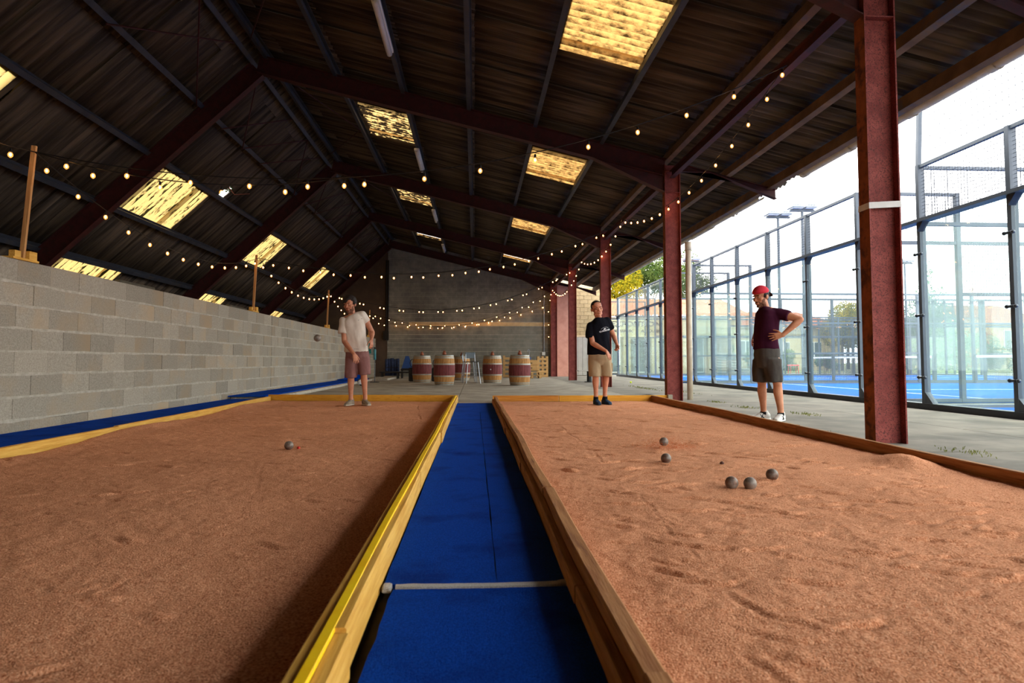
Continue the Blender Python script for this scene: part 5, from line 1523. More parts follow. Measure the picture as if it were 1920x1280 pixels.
# ================================================================== people
def realise(mb, voxel, smooth=4, fac=0.5):
    """overlapping closed shapes -> one continuous skin"""
    me = mb.mesh('tmp')
    ob = bpy.data.objects.new('tmp', me); COL.objects.link(ob)
    r = ob.modifiers.new('r', 'REMESH'); r.mode = 'VOXEL'; r.voxel_size = voxel; r.use_smooth_shade = True
    if smooth:
        s_ = ob.modifiers.new('s', 'SMOOTH'); s_.iterations = smooth; s_.factor = fac
    bpy.context.view_layer.update()
    out = bpy.data.meshes.new_from_object(ob.evaluated_get(bpy.context.evaluated_depsgraph_get()))
    bpy.data.objects.remove(ob); bpy.data.meshes.remove(me)
    out.polygons.foreach_set('use_smooth', [True] * len(out.polygons))
    return out
def limb(mb, pts, rs, n=14):
    pts = [Vector(p) for p in pts]
    # densify so that tapers bulge like muscle
    P, R = [], []
    for i in range(len(pts) - 1):
        for k in range(6):
            t = k / 6; P.append(pts[i].lerp(pts[i + 1], t)); R.append(rs[i] + (rs[i + 1] - rs[i]) * t)
    P.append(pts[-1]); R.append(rs[-1])
    mb.tube(P, R, n)
    for p, r in zip(pts, rs): mb.ball(p, r * 0.99, n, 8)
def loft(mb, rings, n=28, power=2.4):
    o = len(mb.v)
    for c, a, b in rings:
        c, a, b = Vector(c), Vector(a), Vector(b)
        for k in range(n):
            t = 2 * PI * k / n; ct, st = math.cos(t), math.sin(t)
            mb.v.append(tuple(c + a * math.copysign(abs(ct) ** (2 / power), ct) + b * math.copysign(abs(st) ** (2 / power), st)))
    for i in range(len(rings) - 1):
        for k in range(n):
            j = (k + 1) % n
            mb.f.append((o + i * n + k, o + i * n + j, o + (i + 1) * n + j, o + (i + 1) * n + k)); mb.mi.append(0)
    mb.f.append(tuple(o + k for k in reversed(range(n)))); mb.mi.append(0)
    e = o + (len(rings) - 1) * n
    mb.f.append(tuple(e + k for k in range(n))); mb.mi.append(0)
def hand(mb, w, d, nrm, side, curl=0.35, spread=0.09, s=1.0, fist=False, thumb=0.7):
    """w wrist, d finger direction, nrm palm normal (towards which fingers curl), side thumb side"""
    w, d, nrm = Vector(w), Vector(d).normalized(), Vector(nrm)
    nrm = (nrm - d * nrm.dot(d)).normalized(); t = Vector(side); t = (t - d * t.dot(d) - nrm * t.dot(nrm)).normalized()
    L = 0.092 * s
    loft(mb, [(w - d * 0.02, t * 0.026 * s, nrm * 0.019 * s), (w + d * 0.015, t * 0.03 * s, nrm * 0.018 * s), (w + d * L * 0.6, t * 0.041 * s, nrm * 0.016 * s), (w + d * L, t * 0.041 * s, nrm * 0.013 * s)], 16)
    lens = [0.072, 0.081, 0.075, 0.058]
    for i in range(4):
        off = (1.5 - i) / 1.5
        base = w + d * (L * (0.93 if i in (1, 2) else 0.87)) + t * off * 0.032 * s
        a0 = off * spread
        c = curl * (1.0 + 0.15 * (3 - i) * (0.3)) * (3.2 if fist else 1.0)
        p = base; ang = c * 0.55
        pts = [p]; ll = lens[i] * s
        for q, fr in enumerate((0.45, 0.30, 0.25)):
            dirv = (d * math.cos(a0) + t * math.sin(a0)) * math.cos(ang) + nrm * math.sin(ang)
            p = p + dirv * ll * fr; pts.append(p); ang += c
        limb(mb, pts, [0.0092 * s, 0.0088 * s, 0.008 * s, 0.0068 * s], 10)
    b0 = w + d * 0.02 * s + t * 0.026 * s
    td = (d * math.cos(thumb) + t * math.sin(thumb) + nrm * 0.35).normalized()
    p1 = b0 + td * 0.04 * s; td2 = (td + d * 0.5 + nrm * 0.2).normalized(); p2 = p1 + td2 * 0.032 * s; p3 = p2 + (td2 + d * .3).normalized() * 0.025 * s
    limb(mb, [b0, p1, p2, p3], [0.014 * s, 0.0115 * s, 0.0098 * s, 0.008 * s], 10)
def rot(yaw, pitch, roll):
    return Matrix.Rotation(math.radians(yaw), 3, 'Z') @ Matrix.Rotation(math.radians(pitch), 3, 'X') @ Matrix.Rotation(math.radians(roll), 3, 'Y')
def placed(build, R, c, s):
    mb = MB(); build(mb)
    mb.v = [tuple(Vector(c) + R @ (Vector((v[0] * 1.12, v[1], v[2])) * s)) for v in mb.v]
    return mb
def head_shape(mb):
    mb.ball((0, 0.012, 0.058), (0.076, 0.096, 0.090), 24, 16)
    mb.ball((0, 0.03, 0.02), (0.068, 0.075, 0.07), 20, 12)
    mb.ball((0, -0.028, -0.02), (0.062, 0.066, 0.080), 22, 14)
    mb.ball((0, -0.035, -0.062), (0.050, 0.052, 0.048), 18, 12)
    mb.ball((0, -0.073, -0.097), (0.024, 0.020, 0.021), 14, 10)
    for s_ in (-1, 1):
        mb.ball((s_ * 0.040, -0.056, -0.012), (0.026, 0.030, 0.026), 14, 10)
        mb.ball((s_ * 0.046, -0.02, -0.068), (0.018, 0.035, 0.026), 12, 8)
        mb.ball((s_ * 0.030, -0.078, 0.037), (0.027, 0.014, 0.010), 14, 8)
        mb.ball((s_ * 0.079, 0.010, 0.004), (0.010, 0.019, 0.031), 12, 10)
        mb.ball((s_ * 0.083, 0.018, 0.010), (0.006, 0.016, 0.024), 10, 8)
        mb.ball((s_ * 0.012, -0.098, -0.024), (0.010, 0.010, 0.008), 10, 8)
    limb(mb, [(0, -0.086, 0.032), (0, -0.096, 0.005), (0, -0.110, -0.020)], [0.009, 0.0095, 0.012], 10)
    mb.ball((0, -0.090, -0.052), (0.025, 0.011, 0.006), 12, 8)
    mb.ball((0, -0.089, -0.063), (0.021, 0.012, 0.007), 12, 8)
    mb.ball((0, -0.055, 0.085), (0.058, 0.035, 0.04), 16, 10)
def shell(fn_keep, c, r, grow, seed, n=40, m=28, amp=0.0):
    """a cap that follows an ellipsoid where fn_keep > 0 and sinks inside it elsewhere"""
    mb = MB(); mb.ball((0, 0, 0), 1.0, n, m)
    g = random.Random(seed); v = []
    for (x, y, z) in mb.v:
        p = (c[0] + x * r[0], c[1] + y * r[1], c[2] + z * r[2])
        k = max(0.0, min(1.0, fn_keep(p) * 60))
        s_ = (grow + amp * math.sin(x * 23 + z * 17 + seed) * math.sin(y * 19 + seed) + g.uniform(-amp, amp) * .5) * k + 0.86 * (1 - k)
        v.append((c[0] + x * r[0] * s_, c[1] + y * r[1] * s_, c[2] + z * r[2] * s_))
    mb.v = v
    return mb
def folds(me, amp, seed, sx=9.0, sz=3.0, diag=0.6):
    n = len(me.vertices); co = np.empty(n * 3); me.vertices.foreach_get('co', co); co = co.reshape(-1, 3)
    no = np.empty(n * 3); me.vertices.foreach_get('normal', no); no = no.reshape(-1, 3)
    a = fbm(co[:, 0] * sx + co[:, 2] * diag * sx * .5 + 40 + co[:, 1] * 3, co[:, 2] * sz + co[:, 1] * sx * .6 + 40, seed, [(1, 1.0), (2.1, 0.6)])
    co += no * (amp * a)[:, None]
    me.vertices.foreach_set('co', co.ravel()); me.update()
M_SKINS = {}
def skin(name, a, b):
    m = mat(name, a, b, scale=9, rough=0.55, bump=0.04, bscale=80, spec=0.35)
    bs = m.node_tree.nodes['Principled BSDF']; bs.inputs['Subsurface Weight'].default_value = 0.0
    return m
def cloth(name, a, b, bump=0.15):
    return mat(name, a, b, scale=7, rough=0.95, bump=bump, bscale=26, stretch=(1.5, 1.5, 0.6), spec=0.1)
def shoe(par, ankle, toe_dir, L, m_up, m_sole, m_lace, ground, extra=None):
    d = Vector((toe_dir[0], toe_dir[1], 0)).normalized(); t = Vector((-d.y, d.x, 0)); z = Vector((0, 0, 1))
    heel = Vector((ankle[0], ankle[1], ground)) - d * L * 0.27
    P = lambda f, h: heel + d * L * f + z * h
    mb = MB()
    loft(mb, [(P(-0.02, .045), t * .030, z * .035), (P(.06, .052), t * .036, z * .046), (P(.22, .058), t * .038, z * .052), (P(.42, .050), t * .042, z * .044), (P(.65, .038), t * .047, z * .031), (P(.85, .030), t * .043, z * .023), (P(.97, .025), t * .026, z * .016)], 18)
    mb.tube([P(.20, .06), P(.20, .115)], [.042, .040], 14)
    up = link('shoe', realise(mb, 0.006, 3), par); up.data.materials.append(m_up)
    mb = MB()
    loft(mb, [(P(-0.04, .014), t * .028, z * .014), (P(.08, .014), t * .038, z * .014), (P(.4, .013), t * .041, z * .013), (P(.68, .012), t * .050, z * .012), (P(.9, .012), t * .042, z * .012), (P(1.0, .013), t * .022, z * .011)], 18, 3.0)
    so = mb.build('sole', m_sole, up, True)
    for k in range(4):
        f = .36 + .07 * k; h = .098 - .013 * k
        MB().tube([P(f, h - .012) - t * .026, P(f + .01, h) , P(f, h - .012) + t * .026], 0.0042, 6).build('lace', m_lace, up)
    if extra:
        for s_ in (-1, 1):
            MB().tube([P(.34, .085) + t * s_ * .030, P(.44, .05) + t * s_ * .044, P(.5, .026) + t * s_ * .046], 0.006, 6).build('stripe', extra, up)
            MB().tube([P(.52, .07) + t * s_ * .034, P(.42, .045) + t * s_ * .044, P(.34, .028) + t * s_ * .042], 0.006, 6).build('stripe', extra, up)
    return up

def person(label, loc, q, spec):
    p = thing('person', label, 'person', loc)
    K = spec['k']; u0, v0 = spec['uv']
    def J(u, v, y=0.0): return Vector(((u - u0) * K, y, (v0 - v) * K))
    # ---------------- body
    mb = MB()
    hc, hs, hr = J(*spec['head']), spec['hs'], rot(*spec['hrot'])
    h = placed(head_shape, hr, hc, hs); mb.add(h.v, h.f)
    nb = J(*spec['neck'])
    limb(mb, [hc + hr @ Vector((0, 0.02, -0.04)) * hs, nb, nb + Vector((0, 0.02, -0.08))], [0.056, 0.058, 0.075])
    loft(mb, [(J(u, v, y), Vector((hw * K * .84, 0, hw * K * tl * .84)), Vector((0, dp * .84, 0))) for (u, v, y, hw, dp, tl) in spec['torso']], 24)
    limb(mb, [J(*spec['arms'][0]['sh']), nb + Vector((0, 0.02, -0.06)), J(*spec['arms'][1]['sh'])], [0.058, 0.075, 0.058])
    for arm in spec['arms']:
        s_, e_, w_ = J(*arm['sh']), J(*arm['el']), J(*arm['wr'])
        limb(mb, [s_, s_.lerp(e_, .45), e_], [0.058, 0.051, 0.041])
        limb(mb, [e_, e_.lerp(w_, .25), e_.lerp(w_, .65), w_], [0.041, 0.044, 0.034, 0.026])
        hd = J(*arm['fin']) - w_
        hand(mb, w_, hd, arm['nrm'], arm['side'], arm.get('curl', .3), arm.get('spread', .09), arm.get('hs', 1.0), arm.get('fist', False), arm.get('thumb', .7))
    for lg in spec['legs']:
        h_, k_, a_ = J(*lg['hip']), J(*lg['kn']), J(*lg['an'])
        limb(mb, [h_, h_.lerp(k_, .5), k_], [0.078, 0.070, 0.055])
        limb(mb, [k_, k_.lerp(a_, .3) + Vector((0, .012, 0)), k_.lerp(a_, .7), a_], [0.053, 0.057, 0.042, 0.036])
        mb.ball(k_ + Vector((0, -.012, 0)), (.046, .046, .052), 14, 10)
        a2 = Vector((a_.x, a_.y, lg['gz'] + 0.05))
        limb(mb, [a_, a2], [0.036, 0.04])
        fd = Vector((lg['toe'][0], lg['toe'][1], 0)).normalized()
        limb(mb, [a2 - fd * .02, a2 + fd * .12 - Vector((0, 0, .015))], [0.036, 0.026])
    me = realise(mb, 0.0048, 3, 0.4); me.materials.append(spec['skin'])
    if spec.get('stub'):
        me.materials.append(M_STUB); inv = hr.inverted()
        cen = np.empty(len(me.polygons) * 3); me.polygons.foreach_get('center', cen); cen = (cen.reshape(-1, 3) - np.array(hc)) @ np.array(inv).T / hs
        x, y, z = cen[:, 0] / 1.12, cen[:, 1], cen[:, 2]
        lips = (np.abs(x) < .026) & (z > -.072) & (z < -.044)
        k_ = (z > -.135) & (y < -.005) & ((z < -.052) | ((z < -.040) & (np.abs(x) < .034)) | ((np.abs(x) > .05) & (z < -.012) & (y > -.06))) & ~lips & (np.linalg.norm(cen, axis=1) < .16)
        me.polygons.foreach_set('material_index', k_.astype(np.int32))
    body = link('body', me, p)
    # ---------------- face
    M_EYEW, M_IRIS = mat('eye_white', S(170, 156, 146), rough=0.3), mat('dark_iris', S(40, 28, 22), rough=0.2)
    HM = lambda v: hc + hr @ (Vector(v) * hs)
    for s_ in (-1, 1):
        e = placed(lambda m: m.ball((s_ * 0.030, -0.079, 0.014), (0.0130, 0.008, 0.0048), 12, 8), hr, hc, hs).build('eye', M_EYEW, p, True)
        placed(lambda m: m.ball((s_ * 0.030, -0.0855, 0.014), (0.0055, 0.003, 0.0046), 10, 6), hr, hc, hs).build('iris', M_IRIS, e, True)
        placed(lambda m: m.tube([(s_ * 0.012, -0.093, 0.034), (s_ * 0.032, -0.092, 0.040), (s_ * 0.052, -0.080, 0.034)], [0.003, 0.0038, 0.002], 8), hr, hc, hs).build('eyebrow', spec['hairm'], p, True)
    placed(lambda m: m.tube([(-0.024, -0.094, -0.0575), (0, -0.1015, -0.0565), (0.024, -0.094, -0.0575)], [0.0015, 0.0034, 0.0015], 8), hr, hc, hs).build('mouth', spec['lip'], p, True)
    hm = spec['hair'](hr, hc, hs)
    for (nm, mbx, mm) in hm:
        mbx.v = [tuple(hc + hr @ (Vector((v[0] * 1.12, v[1], v[2])) * hs)) for v in mbx.v]
        mbx.build(nm, mm, p, True)
    # ---------------- shirt
    mb = MB()
    loft(mb, [(J(u, v, y), Vector((hw * K, 0, hw * K * tl)), Vector((0, dp, 0))) for (u, v, y, hw, dp, tl) in spec['torso']], 30)
    sa, sb = [J(*q['a']) for q in spec['sleeves']]; nk = J(*spec['neck']) + Vector((0, 0.025, -0.085))
    limb(mb, [sa, sa.lerp(nk, .5), nk, nk.lerp(sb, .5), sb], [0.072, 0.078, 0.082, 0.078, 0.072], 18)
    for sl in spec['sleeves']:
        a_, b_ = J(*sl['a']), J(*sl['b'])
        mb.ball(a_, sl['ra'] * .98, 18, 12)
        mb.tube([a_, a_.lerp(b_, .5), b_], [sl['ra'], (sl['ra'] + sl['rb']) / 2, sl['rb']], 20)
    me = realise(mb, 0.008, 14); folds(me, spec.get('fold', 0.022), spec['seed']); me.materials.append(spec['shirt'])
    sh = link('t_shirt', me, p)
    # ---------------- shorts
    mb = MB()
    loft(mb, [(J(u, v, y), Vector((hw * K, 0, 0)), Vector((0, dp, 0))) for (u, v, y, hw, dp) in spec['seat']], 28)
    for lg in spec['shorts']:
        loft(mb, [(J(u, v, y), Vector((hw * K, 0, hw * K * lg.get('tilt', 0))), Vector((0, dp, 0))) for (u, v, y, hw, dp) in lg['rings']], 22)
    me = realise(mb, 0.008, 10); folds(me, 0.016, spec['seed'] + 5, 11, 3.0, .3); me.materials.append(spec['shortm'])
    so = link('shorts', me, p)
    # ---------------- socks and shoes
    for lg in spec['legs']:
        a_ = J(*lg['an']); a0 = Vector((a_.x, a_.y, lg['gz'] + .07))
        top = a0.lerp(J(*lg['kn']), lg['sock'])
        MB().tube([a0, top], [.042, .041], 14).build('sock', spec['sockm'], p, True)
        shoe(p, a0, lg['toe'], spec['shoeL'], spec['shoem'], spec['solem'], spec['lacem'], lg['gz'], spec.get('stripe'))
    return p, J, sh, HM

M_SKIN1 = skin('tanned_skin', S(176, 112, 82), S(196, 132, 100))
M_SKIN2 = skin('warm_skin', S(186, 118, 88), S(206, 140, 108))
M_SKIN3 = skin('light_tan_skin', S(190, 122, 88), S(208, 144, 108))
M_LIP = mat('lip_pink', S(140, 78, 66), rough=0.5)
M_HAIRB = mat('dark_brown_hair', S(26, 18, 14), S(44, 31, 23), scale=30, rough=0.6, bump=0.5, bscale=90, stretch=(3, 3, 0.5))
M_HAIRK = mat('short_black_hair', S(20, 16, 15), S(34, 28, 25), scale=40, rough=0.7, bump=0.5, bscale=120)
M_STUB = mat('brown_stubble', S(104, 68, 50), S(136, 90, 68), scale=60, rough=0.9, bump=0.4, bscale=150)

def hair1(hr, hc, hs):   # full fringe swept over the forehead
    k = lambda p: min(1, max(p[2] - 0.058 - 0.02 * math.sin(p[0] * 40), (p[1] - 0.018) * 1.0 if p[2] > -0.045 else -1, (p[2] - 0.0) if (abs(p[0]) > .064 and p[1] > -.03) else -1))
    h = shell(k, (0, 0.006, 0.056), (0.082, 0.102, 0.096), 1.16, 3, amp=0.05)
    return [('hair', h, M_HAIRB)]
def hair2(hr, hc, hs):   # close cropped
    k = lambda p: min(1, max(p[2] - 0.074 + 0.10 * max(0, abs(p[0]) - .045), (p[1] - 0.028) if p[2] > -0.03 else -1, (p[2] - 0.012) if (abs(p[0]) > .066 and p[1] > -.012) else -1))
    return [('hair', shell(k, (0, 0.010, 0.058), (0.0775, 0.098, 0.092), 1.035, 7, amp=0.008), M_HAIRK)]
M_CAP = mat('red_cap_cotton', S(190, 34, 50), S(210, 48, 64), scale=12, rough=0.85, bump=0.2, bscale=60)
M_CAPD = mat('dark_cap_lining', S(40, 14, 18), S(54, 20, 24), rough=0.9)
def hair3(hr, hc, hs):   # backwards cap, hair showing behind the ear
    hk = lambda p: min(1, max((p[1] - 0.03) if -0.055 < p[2] < 0.06 else -1, (p[2] - 0.0) if (abs(p[0]) > .064 and p[1] > -.03 and p[2] < .06) else -1))
    h = shell(hk, (0, 0.010, 0.04), (0.080, 0.098, 0.1), 1.05, 9, amp=0.03)
    ck = lambda p: min(1, p[2] - 0.052 - 0.10 * (-(p[1]) if p[1] < 0 else 0) * 0.25)
    c = shell(ck, (0, 0.010, 0.056), (0.082, 0.102, 0.096), 1.10, 11, amp=0.006)
    v = MB()
    rings = []
    for i in range(7):
        t = i / 6; y = 0.098 + 0.062 * t; z = 0.050 - 0.055 * t
        w = 0.070 * math.sqrt(max(0.0, 1 - (t * .78) ** 2))
        rings.append(((0, y, z), (w, 0, 0), (0, 0.002, 0.005)))
    loft(v, [((a[0], a[1], a[2]), b_, c_) for a, b_, c_ in rings], 16)
    g = shell(lambda p: min(1, 0.024 ** 2 * 4 - (p[0] ** 2 + (p[2] - 0.092) ** 2) * 1.6) if p[1] < -0.04 else -1, (0, 0.010, 0.056), (0.082, 0.102, 0.096), 1.112, 13)
    return [('hair', h, M_HAIRB), ('cap', c, M_CAP), ('cap_peak', v, M_CAPD), ('cap_opening', g, M_CAPD)]

# ---- man in the white shirt
K1 = 0.00169
sp1 = dict(k=K1, uv=(480, 1178), seed=3, head=(432, 194, -0.17), hs=1.06, hrot=(-18, 10, -3), neck=(447, 282, -0.12), stub=True, skin=M_SKIN1, hairm=M_HAIRB, lip=M_LIP, hair=hair1,
    torso=[(482, 652, 0, 118, .150, 0), (478, 565, -.02, 110, .142, .03), (470, 470, -.05, 108, .138, .08), (464, 390, -.08, 108, .130, .2), (460, 330, -.10, 98, .110, .26), (454, 303, -.11, 68, .085, .3), (449, 288, -.115, 40, .066, .3)],
    arms=[dict(sh=(370, 338, -.10), el=(381, 548, -.16), wr=(492, 672, -.30), fin=(528, 775, -.34), nrm=(-.5, .8, 0), side=(.8, -.6, .3), curl=.22, spread=.12),
          dict(sh=(548, 284, -.08), el=(632, 452, .04), wr=(642, 530, -.14), fin=(646, 610, -.16), nrm=(-.6, .4, 0), side=(-.4, -.9, 0), curl=.35, spread=.06)],
    sleeves=[dict(a=(372, 345, -.10), b=(361, 472, -.13), ra=.082, rb=.078), dict(a=(544, 288, -.085), b=(588, 356, -.05), ra=.074, rb=.070)],
    seat=[(488, 640, 0, 112, .145), (488, 700, 0, 116, .15), (490, 770, 0, 84, .085)],
    shorts=[dict(rings=[(432, 700, 0, 62, .12), (434, 800, -.005, 62, .115), (436, 905, -.005, 61, .108)]), dict(rings=[(550, 700, .01, 62, .12), (558, 790, .01, 62, .115), (564, 876, .015, 58, .108)], tilt=.06)],
    legs=[dict(hip=(440, 690, 0), kn=(432, 880, -.01), an=(432, 1090, .02), gz=-.0, toe=(-.25, -1), sock=.06), dict(hip=(545, 690, 0), kn=(556, 866, .0), an=(566, 1075, .07), gz=.0, toe=(.55, -1), sock=.06)],
    shirt=cloth('off_white_cotton', S(206, 190, 174), S(220, 206, 190)), shortm=cloth('dusty_mauve_cotton', S(122, 84, 80), S(138, 98, 92)), sockm=mat('grey_sock', S(120, 108, 98), rough=0.95),
    shoem=mat('beige_trainer', S(126, 112, 94), S(156, 142, 122), scale=14, rough=0.8), solem=mat('pale_sole', S(186, 176, 160), rough=0.7), lacem=mat('pale_lace', S(196, 186, 172), rough=0.8), shoeL=.29)
p1, J1, sh1, HM1 = person('man in an off-white T-shirt and mauve shorts letting go of a boule', (-1.985, 11.05, SAND_Z + .004), 0, sp1)
def decal(name, build, par, m, c, R, lab=None):
    mb = placed(build, R, c, 1.0); o = mb.build(name, m, par)
    return o
M_PRINT = mat('dark_print', S(70, 66, 66), rough=0.9)
def chest_decal(name, me, par, target, m, lab):
    """flat print wrapped onto the shirt"""
    me.materials.append(m)
    o = link(name, me, par)
    o['label'] = lab
    sw = o.modifiers.new('wrap', 'SHRINKWRAP'); sw.target = target; sw.wrap_method = 'PROJECT'; sw.use_project_y = True; sw.use_positive_direction = True; sw.use_negative_direction = True; sw.offset = 0.003
    return o
def flat_mesh(txt, width, height, c, tilt, bold=0.0, sub=True):
    me = text_mesh(txt, 1.0, 0.0, bold)
    co = np.array([v.co[:] for v in me.vertices]); mn, mx = co.min(0), co.max(0)
    x = (co[:, 0] - mn[0]) / (mx[0] - mn[0]) * width - width / 2; z = (co[:, 1] - mn[1]) / (mx[1] - mn[1]) * height
    ct, st = math.cos(tilt), math.sin(tilt)
    out = np.stack([c[0] + x * ct - z * st, np.full_like(x, c[1]), c[2] + x * st + z * ct], -1)
    me.vertices.foreach_set('co', out.ravel()); me.update()
    bm = bmesh.new(); bm.from_mesh(me)
    bmesh.ops.triangulate(bm, faces=bm.faces); bmesh.ops.subdivide_edges(bm, edges=bm.edges, cuts=1)
    bm.to_mesh(me); bm.free()
    return me
# small marks on the chest and near the hem
mb = MB(); c = J1(520, 340, -.4); mb.add([c + Vector((-.012, 0, -.004)), c + Vector((.004, 0, -.006)), c + Vector((.014, 0, .008)), c + Vector((-.002, 0, .0))], [(0, 1, 2, 3)])
chest_decal('chest_mark', mb.mesh('chest_mark'), p1, sh1, M_PRINT, 'tiny dark mark on the chest')
mb = MB(); c = J1(548, 325, -.4); mb.add([c + Vector((-.008, 0, .006)), c + Vector((-.004, 0, -.004)), c + Vector((.008, 0, -.008)), c + Vector((.004, 0, .002))], [(0, 1, 2, 3)])
chest_decal('chest_mark', mb.mesh('chest_mark'), p1, sh1, M_PRINT, 'tiny dark mark on the chest')
mb = MB(); c = J1(498, 624, -.4)
for i in range(8): mb.add([c + Vector((-.045 + i * .011, 0, 0)), c + Vector((-.037 + i * .011, 0, 0)), c + Vector((-.037 + i * .011, 0, .006)), c + Vector((-.045 + i * .011, 0, .006))], [(0, 1, 2, 3)])
chest_decal('hem_print', mb.mesh('hem_print'), p1, sh1, M_PRINT, 'thin dark line of print above the hem')

# ---- man in the black shirt
sp2 = dict(k=K1, uv=(460, 1168), seed=9, head=(416, 217, -0.16), hs=1.05, hrot=(8, 2, -9), neck=(438, 304, -0.11), skin=M_SKIN2, hairm=M_HAIRK, lip=M_LIP, hair=hair2,
    torso=[(450, 668, 0, 118, .152, 0), (449, 575, -.02, 114, .150, .04), (446, 480, -.05, 112, .142, .12), (443, 405, -.08, 108, .130, .22), (441, 352, -.10, 94, .110, .28), (440, 320, -.11, 64, .085, .28), (439, 296, -.115, 38, .064, .2)],
    arms=[dict(sh=(358, 378, -.10), el=(368, 552, -.16), wr=(490, 632, -.30), fin=(528, 712, -.34), nrm=(-.6, .7, 0), side=(.7, -.7, .3), curl=.18, spread=.16),
          dict(sh=(522, 325, -.08), el=(606, 468, .03), wr=(622, 562, -.10), fin=(626, 640, -.12), nrm=(-.7, -.5, 0), side=(-.4, -.9, 0), curl=.42, spread=.02, fist=True)],
    sleeves=[dict(a=(360, 385, -.10), b=(344, 500, -.12), ra=.080, rb=.077), dict(a=(520, 330, -.085), b=(572, 412, -.05), ra=.074, rb=.068)],
    seat=[(455, 655, 0, 116, .148), (456, 710, 0, 118, .15), (458, 775, 0, 86, .085)],
    shorts=[dict(rings=[(402, 710, 0, 64, .122), (404, 800, 0, 63, .118), (408, 888, 0, 62, .115)]), dict(rings=[(516, 710, .01, 62, .122), (522, 800, .01, 61, .118), (526, 884, .01, 57, .112)])],
    legs=[dict(hip=(408, 690, 0), kn=(414, 888, -.01), an=(420, 1060, .02), gz=0, toe=(.12, -1), sock=.16), dict(hip=(512, 690, 0), kn=(521, 880, .0), an=(518, 1050, .07), gz=0, toe=(.3, -1), sock=.16)],
    shirt=cloth('black_cotton', S(14, 14, 20), S(22, 22, 30)), shortm=cloth('khaki_cotton', S(158, 136, 106), S(178, 156, 124)), sockm=mat('black_sock', S(14, 13, 16), rough=0.95),
    shoem=mat('blue_trainer', S(16, 30, 50), S(30, 62, 92), scale=9, rough=0.7), solem=mat('dark_sole', S(28, 44, 60), rough=0.7), lacem=mat('orange_brown_lace', S(130, 66, 40), rough=0.8), shoeL=.28)
p2, J2, sh2, HM2 = person('man in a black printed T-shirt and khaki shorts swinging his arm', (2.14, 11.05, SAND_Z + .004), 0, sp2)
M_WPRINT = mat('white_shirt_print', S(206, 204, 204), S(226, 224, 222), scale=40, rough=0.9)
c = J2(494, 436, -.4)
chest_decal('shirt_lettering', flat_mesh('QUIKSILVER', .205, .030, c, .24, 0.03), p2, sh2, M_WPRINT, 'slanted white lettering on the chest')
mb = MB(); c0 = J2(488, 408, -.4)
for i in range(12):
    a0, a1 = PI * (.12 + .76 * i / 12), PI * (.12 + .76 * (i + .7) / 12)
    f = lambda a, r: c0 + Matrix.Rotation(-.24, 3, 'Y') @ Vector((r * 1.25 * math.cos(a), 0, r * .62 * math.sin(a) - .012))
    mb.add([f(a0, .055), f(a1, .055), f(a1, .061), f(a0, .061)], [(0, 1, 2, 3)])
r_ = Matrix.Rotation(-.24, 3, 'Y')
mb.add([c0 + r_ @ Vector(v) for v in ((-.028, 0, -.014), (-.004, 0, .012), (.004, 0, .004), (.012, 0, .010), (.03, 0, -.014), (.012, 0, -.006), (.0, 0, -.014))], [(0, 6, 1), (1, 6, 2), (2, 6, 5), (2, 5, 3), (3, 5, 4)])
chest_decal('shirt_emblem', mb.mesh('shirt_emblem'), p2, sh2, M_WPRINT, 'white arched emblem above the lettering')
# cargo pocket
MB().bbox(-.008, .012, -.06, .06, 0, .15, .006).build('pocket', sp2['shortm'], p2, loc=J2(578, 838, .0))

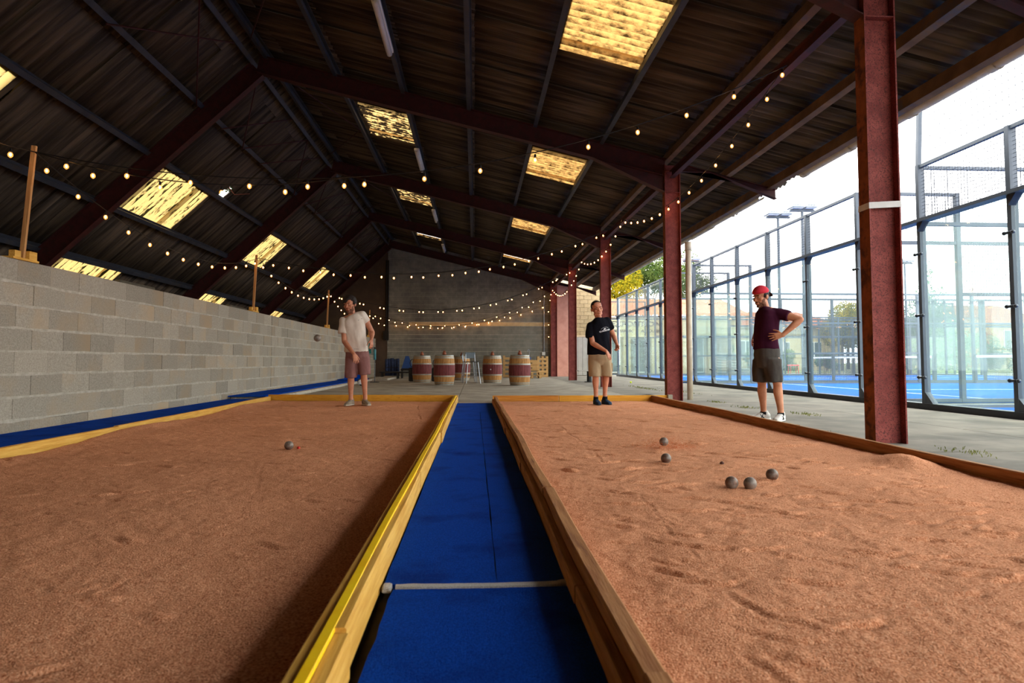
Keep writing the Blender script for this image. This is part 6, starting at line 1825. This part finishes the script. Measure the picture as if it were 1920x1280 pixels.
# ---- man in the red cap
K3 = 0.001545
M_SHOE3 = mat('white_trainer', S(196, 190, 180), S(220, 214, 206), scale=8, rough=0.7)
sp3 = dict(k=K3, uv=(378, 1190), seed=15, head=(326, 190, 0), hs=0.99, hrot=(-66, 12, 0), neck=(352, 262, 0.0), stub=True, skin=M_SKIN3, hairm=M_HAIRB, lip=M_LIP, hair=hair3, fold=0.018,
    torso=[(361, 612, 0, 93, .165, 0), (361, 530, 0, 88, .155, 0), (369, 435, 0, 90, .168, 0), (377, 355, 0, 88, .185, -.08), (378, 305, 0, 70, .165, -.15), (368, 276, 0.01, 46, .105, -.2), (361, 260, 0.01, 37, .068, -.2)],
    arms=[dict(sh=(440, 325, -.14), el=(553, 380, -.30), wr=(424, 500, -.25), fin=(342, 517, -.20), nrm=(0.1, 1, -.1), side=(-.3, .1, 1), curl=.10, spread=.22, thumb=.9),
          dict(sh=(365, 325, .14), el=(392, 445, .32), wr=(318, 535, .22), fin=(284, 556, .14), nrm=(1, -.3, 0), side=(0, 0, 1), curl=.25, spread=.1)],
    sleeves=[dict(a=(436, 326, -.135), b=(487, 352, -.225), ra=.076, rb=.072), dict(a=(362, 326, .13), b=(376, 385, .22), ra=.076, rb=.07)],
    seat=[(362, 604, 0, 94, .165), (361, 660, 0, 98, .17), (360, 760, 0, 76, .13)],
    shorts=[dict(rings=[(340, 690, .085, 70, .10), (332, 790, .085, 66, .10), (328, 880, .085, 58, .098)]), dict(rings=[(384, 690, -.085, 72, .10), (392, 790, -.085, 66, .10), (400, 876, -.085, 57, .098)])],
    legs=[dict(hip=(338, 690, .085), kn=(345, 895, .085), an=(358, 1110, .10), gz=0, toe=(-1, -.12), sock=.09), dict(hip=(390, 690, -.085), kn=(424, 895, -.085), an=(442, 1125, -.10), gz=0, toe=(-.75, -.75), sock=.09)],
    shirt=cloth('dark_burgundy_cotton', S(52, 16, 34), S(66, 24, 44)), shortm=cloth('charcoal_cotton', S(70, 64, 60), S(86, 80, 74)), sockm=mat('black_sock', S(14, 13, 16), rough=0.95),
    shoem=M_SHOE3, solem=mat('white_sole', S(216, 210, 202), rough=0.6), lacem=mat('white_lace', S(214, 210, 206), rough=0.8), shoeL=.28, stripe=M_CABLE)
p3, J3, sh3, HM3 = person('man in a red backwards cap and burgundy T-shirt, hand on hip', (3.70, 8.02, 0.0), 0, sp3)
for o in list(scn.objects):
    if '_world' in o: del o['_world']
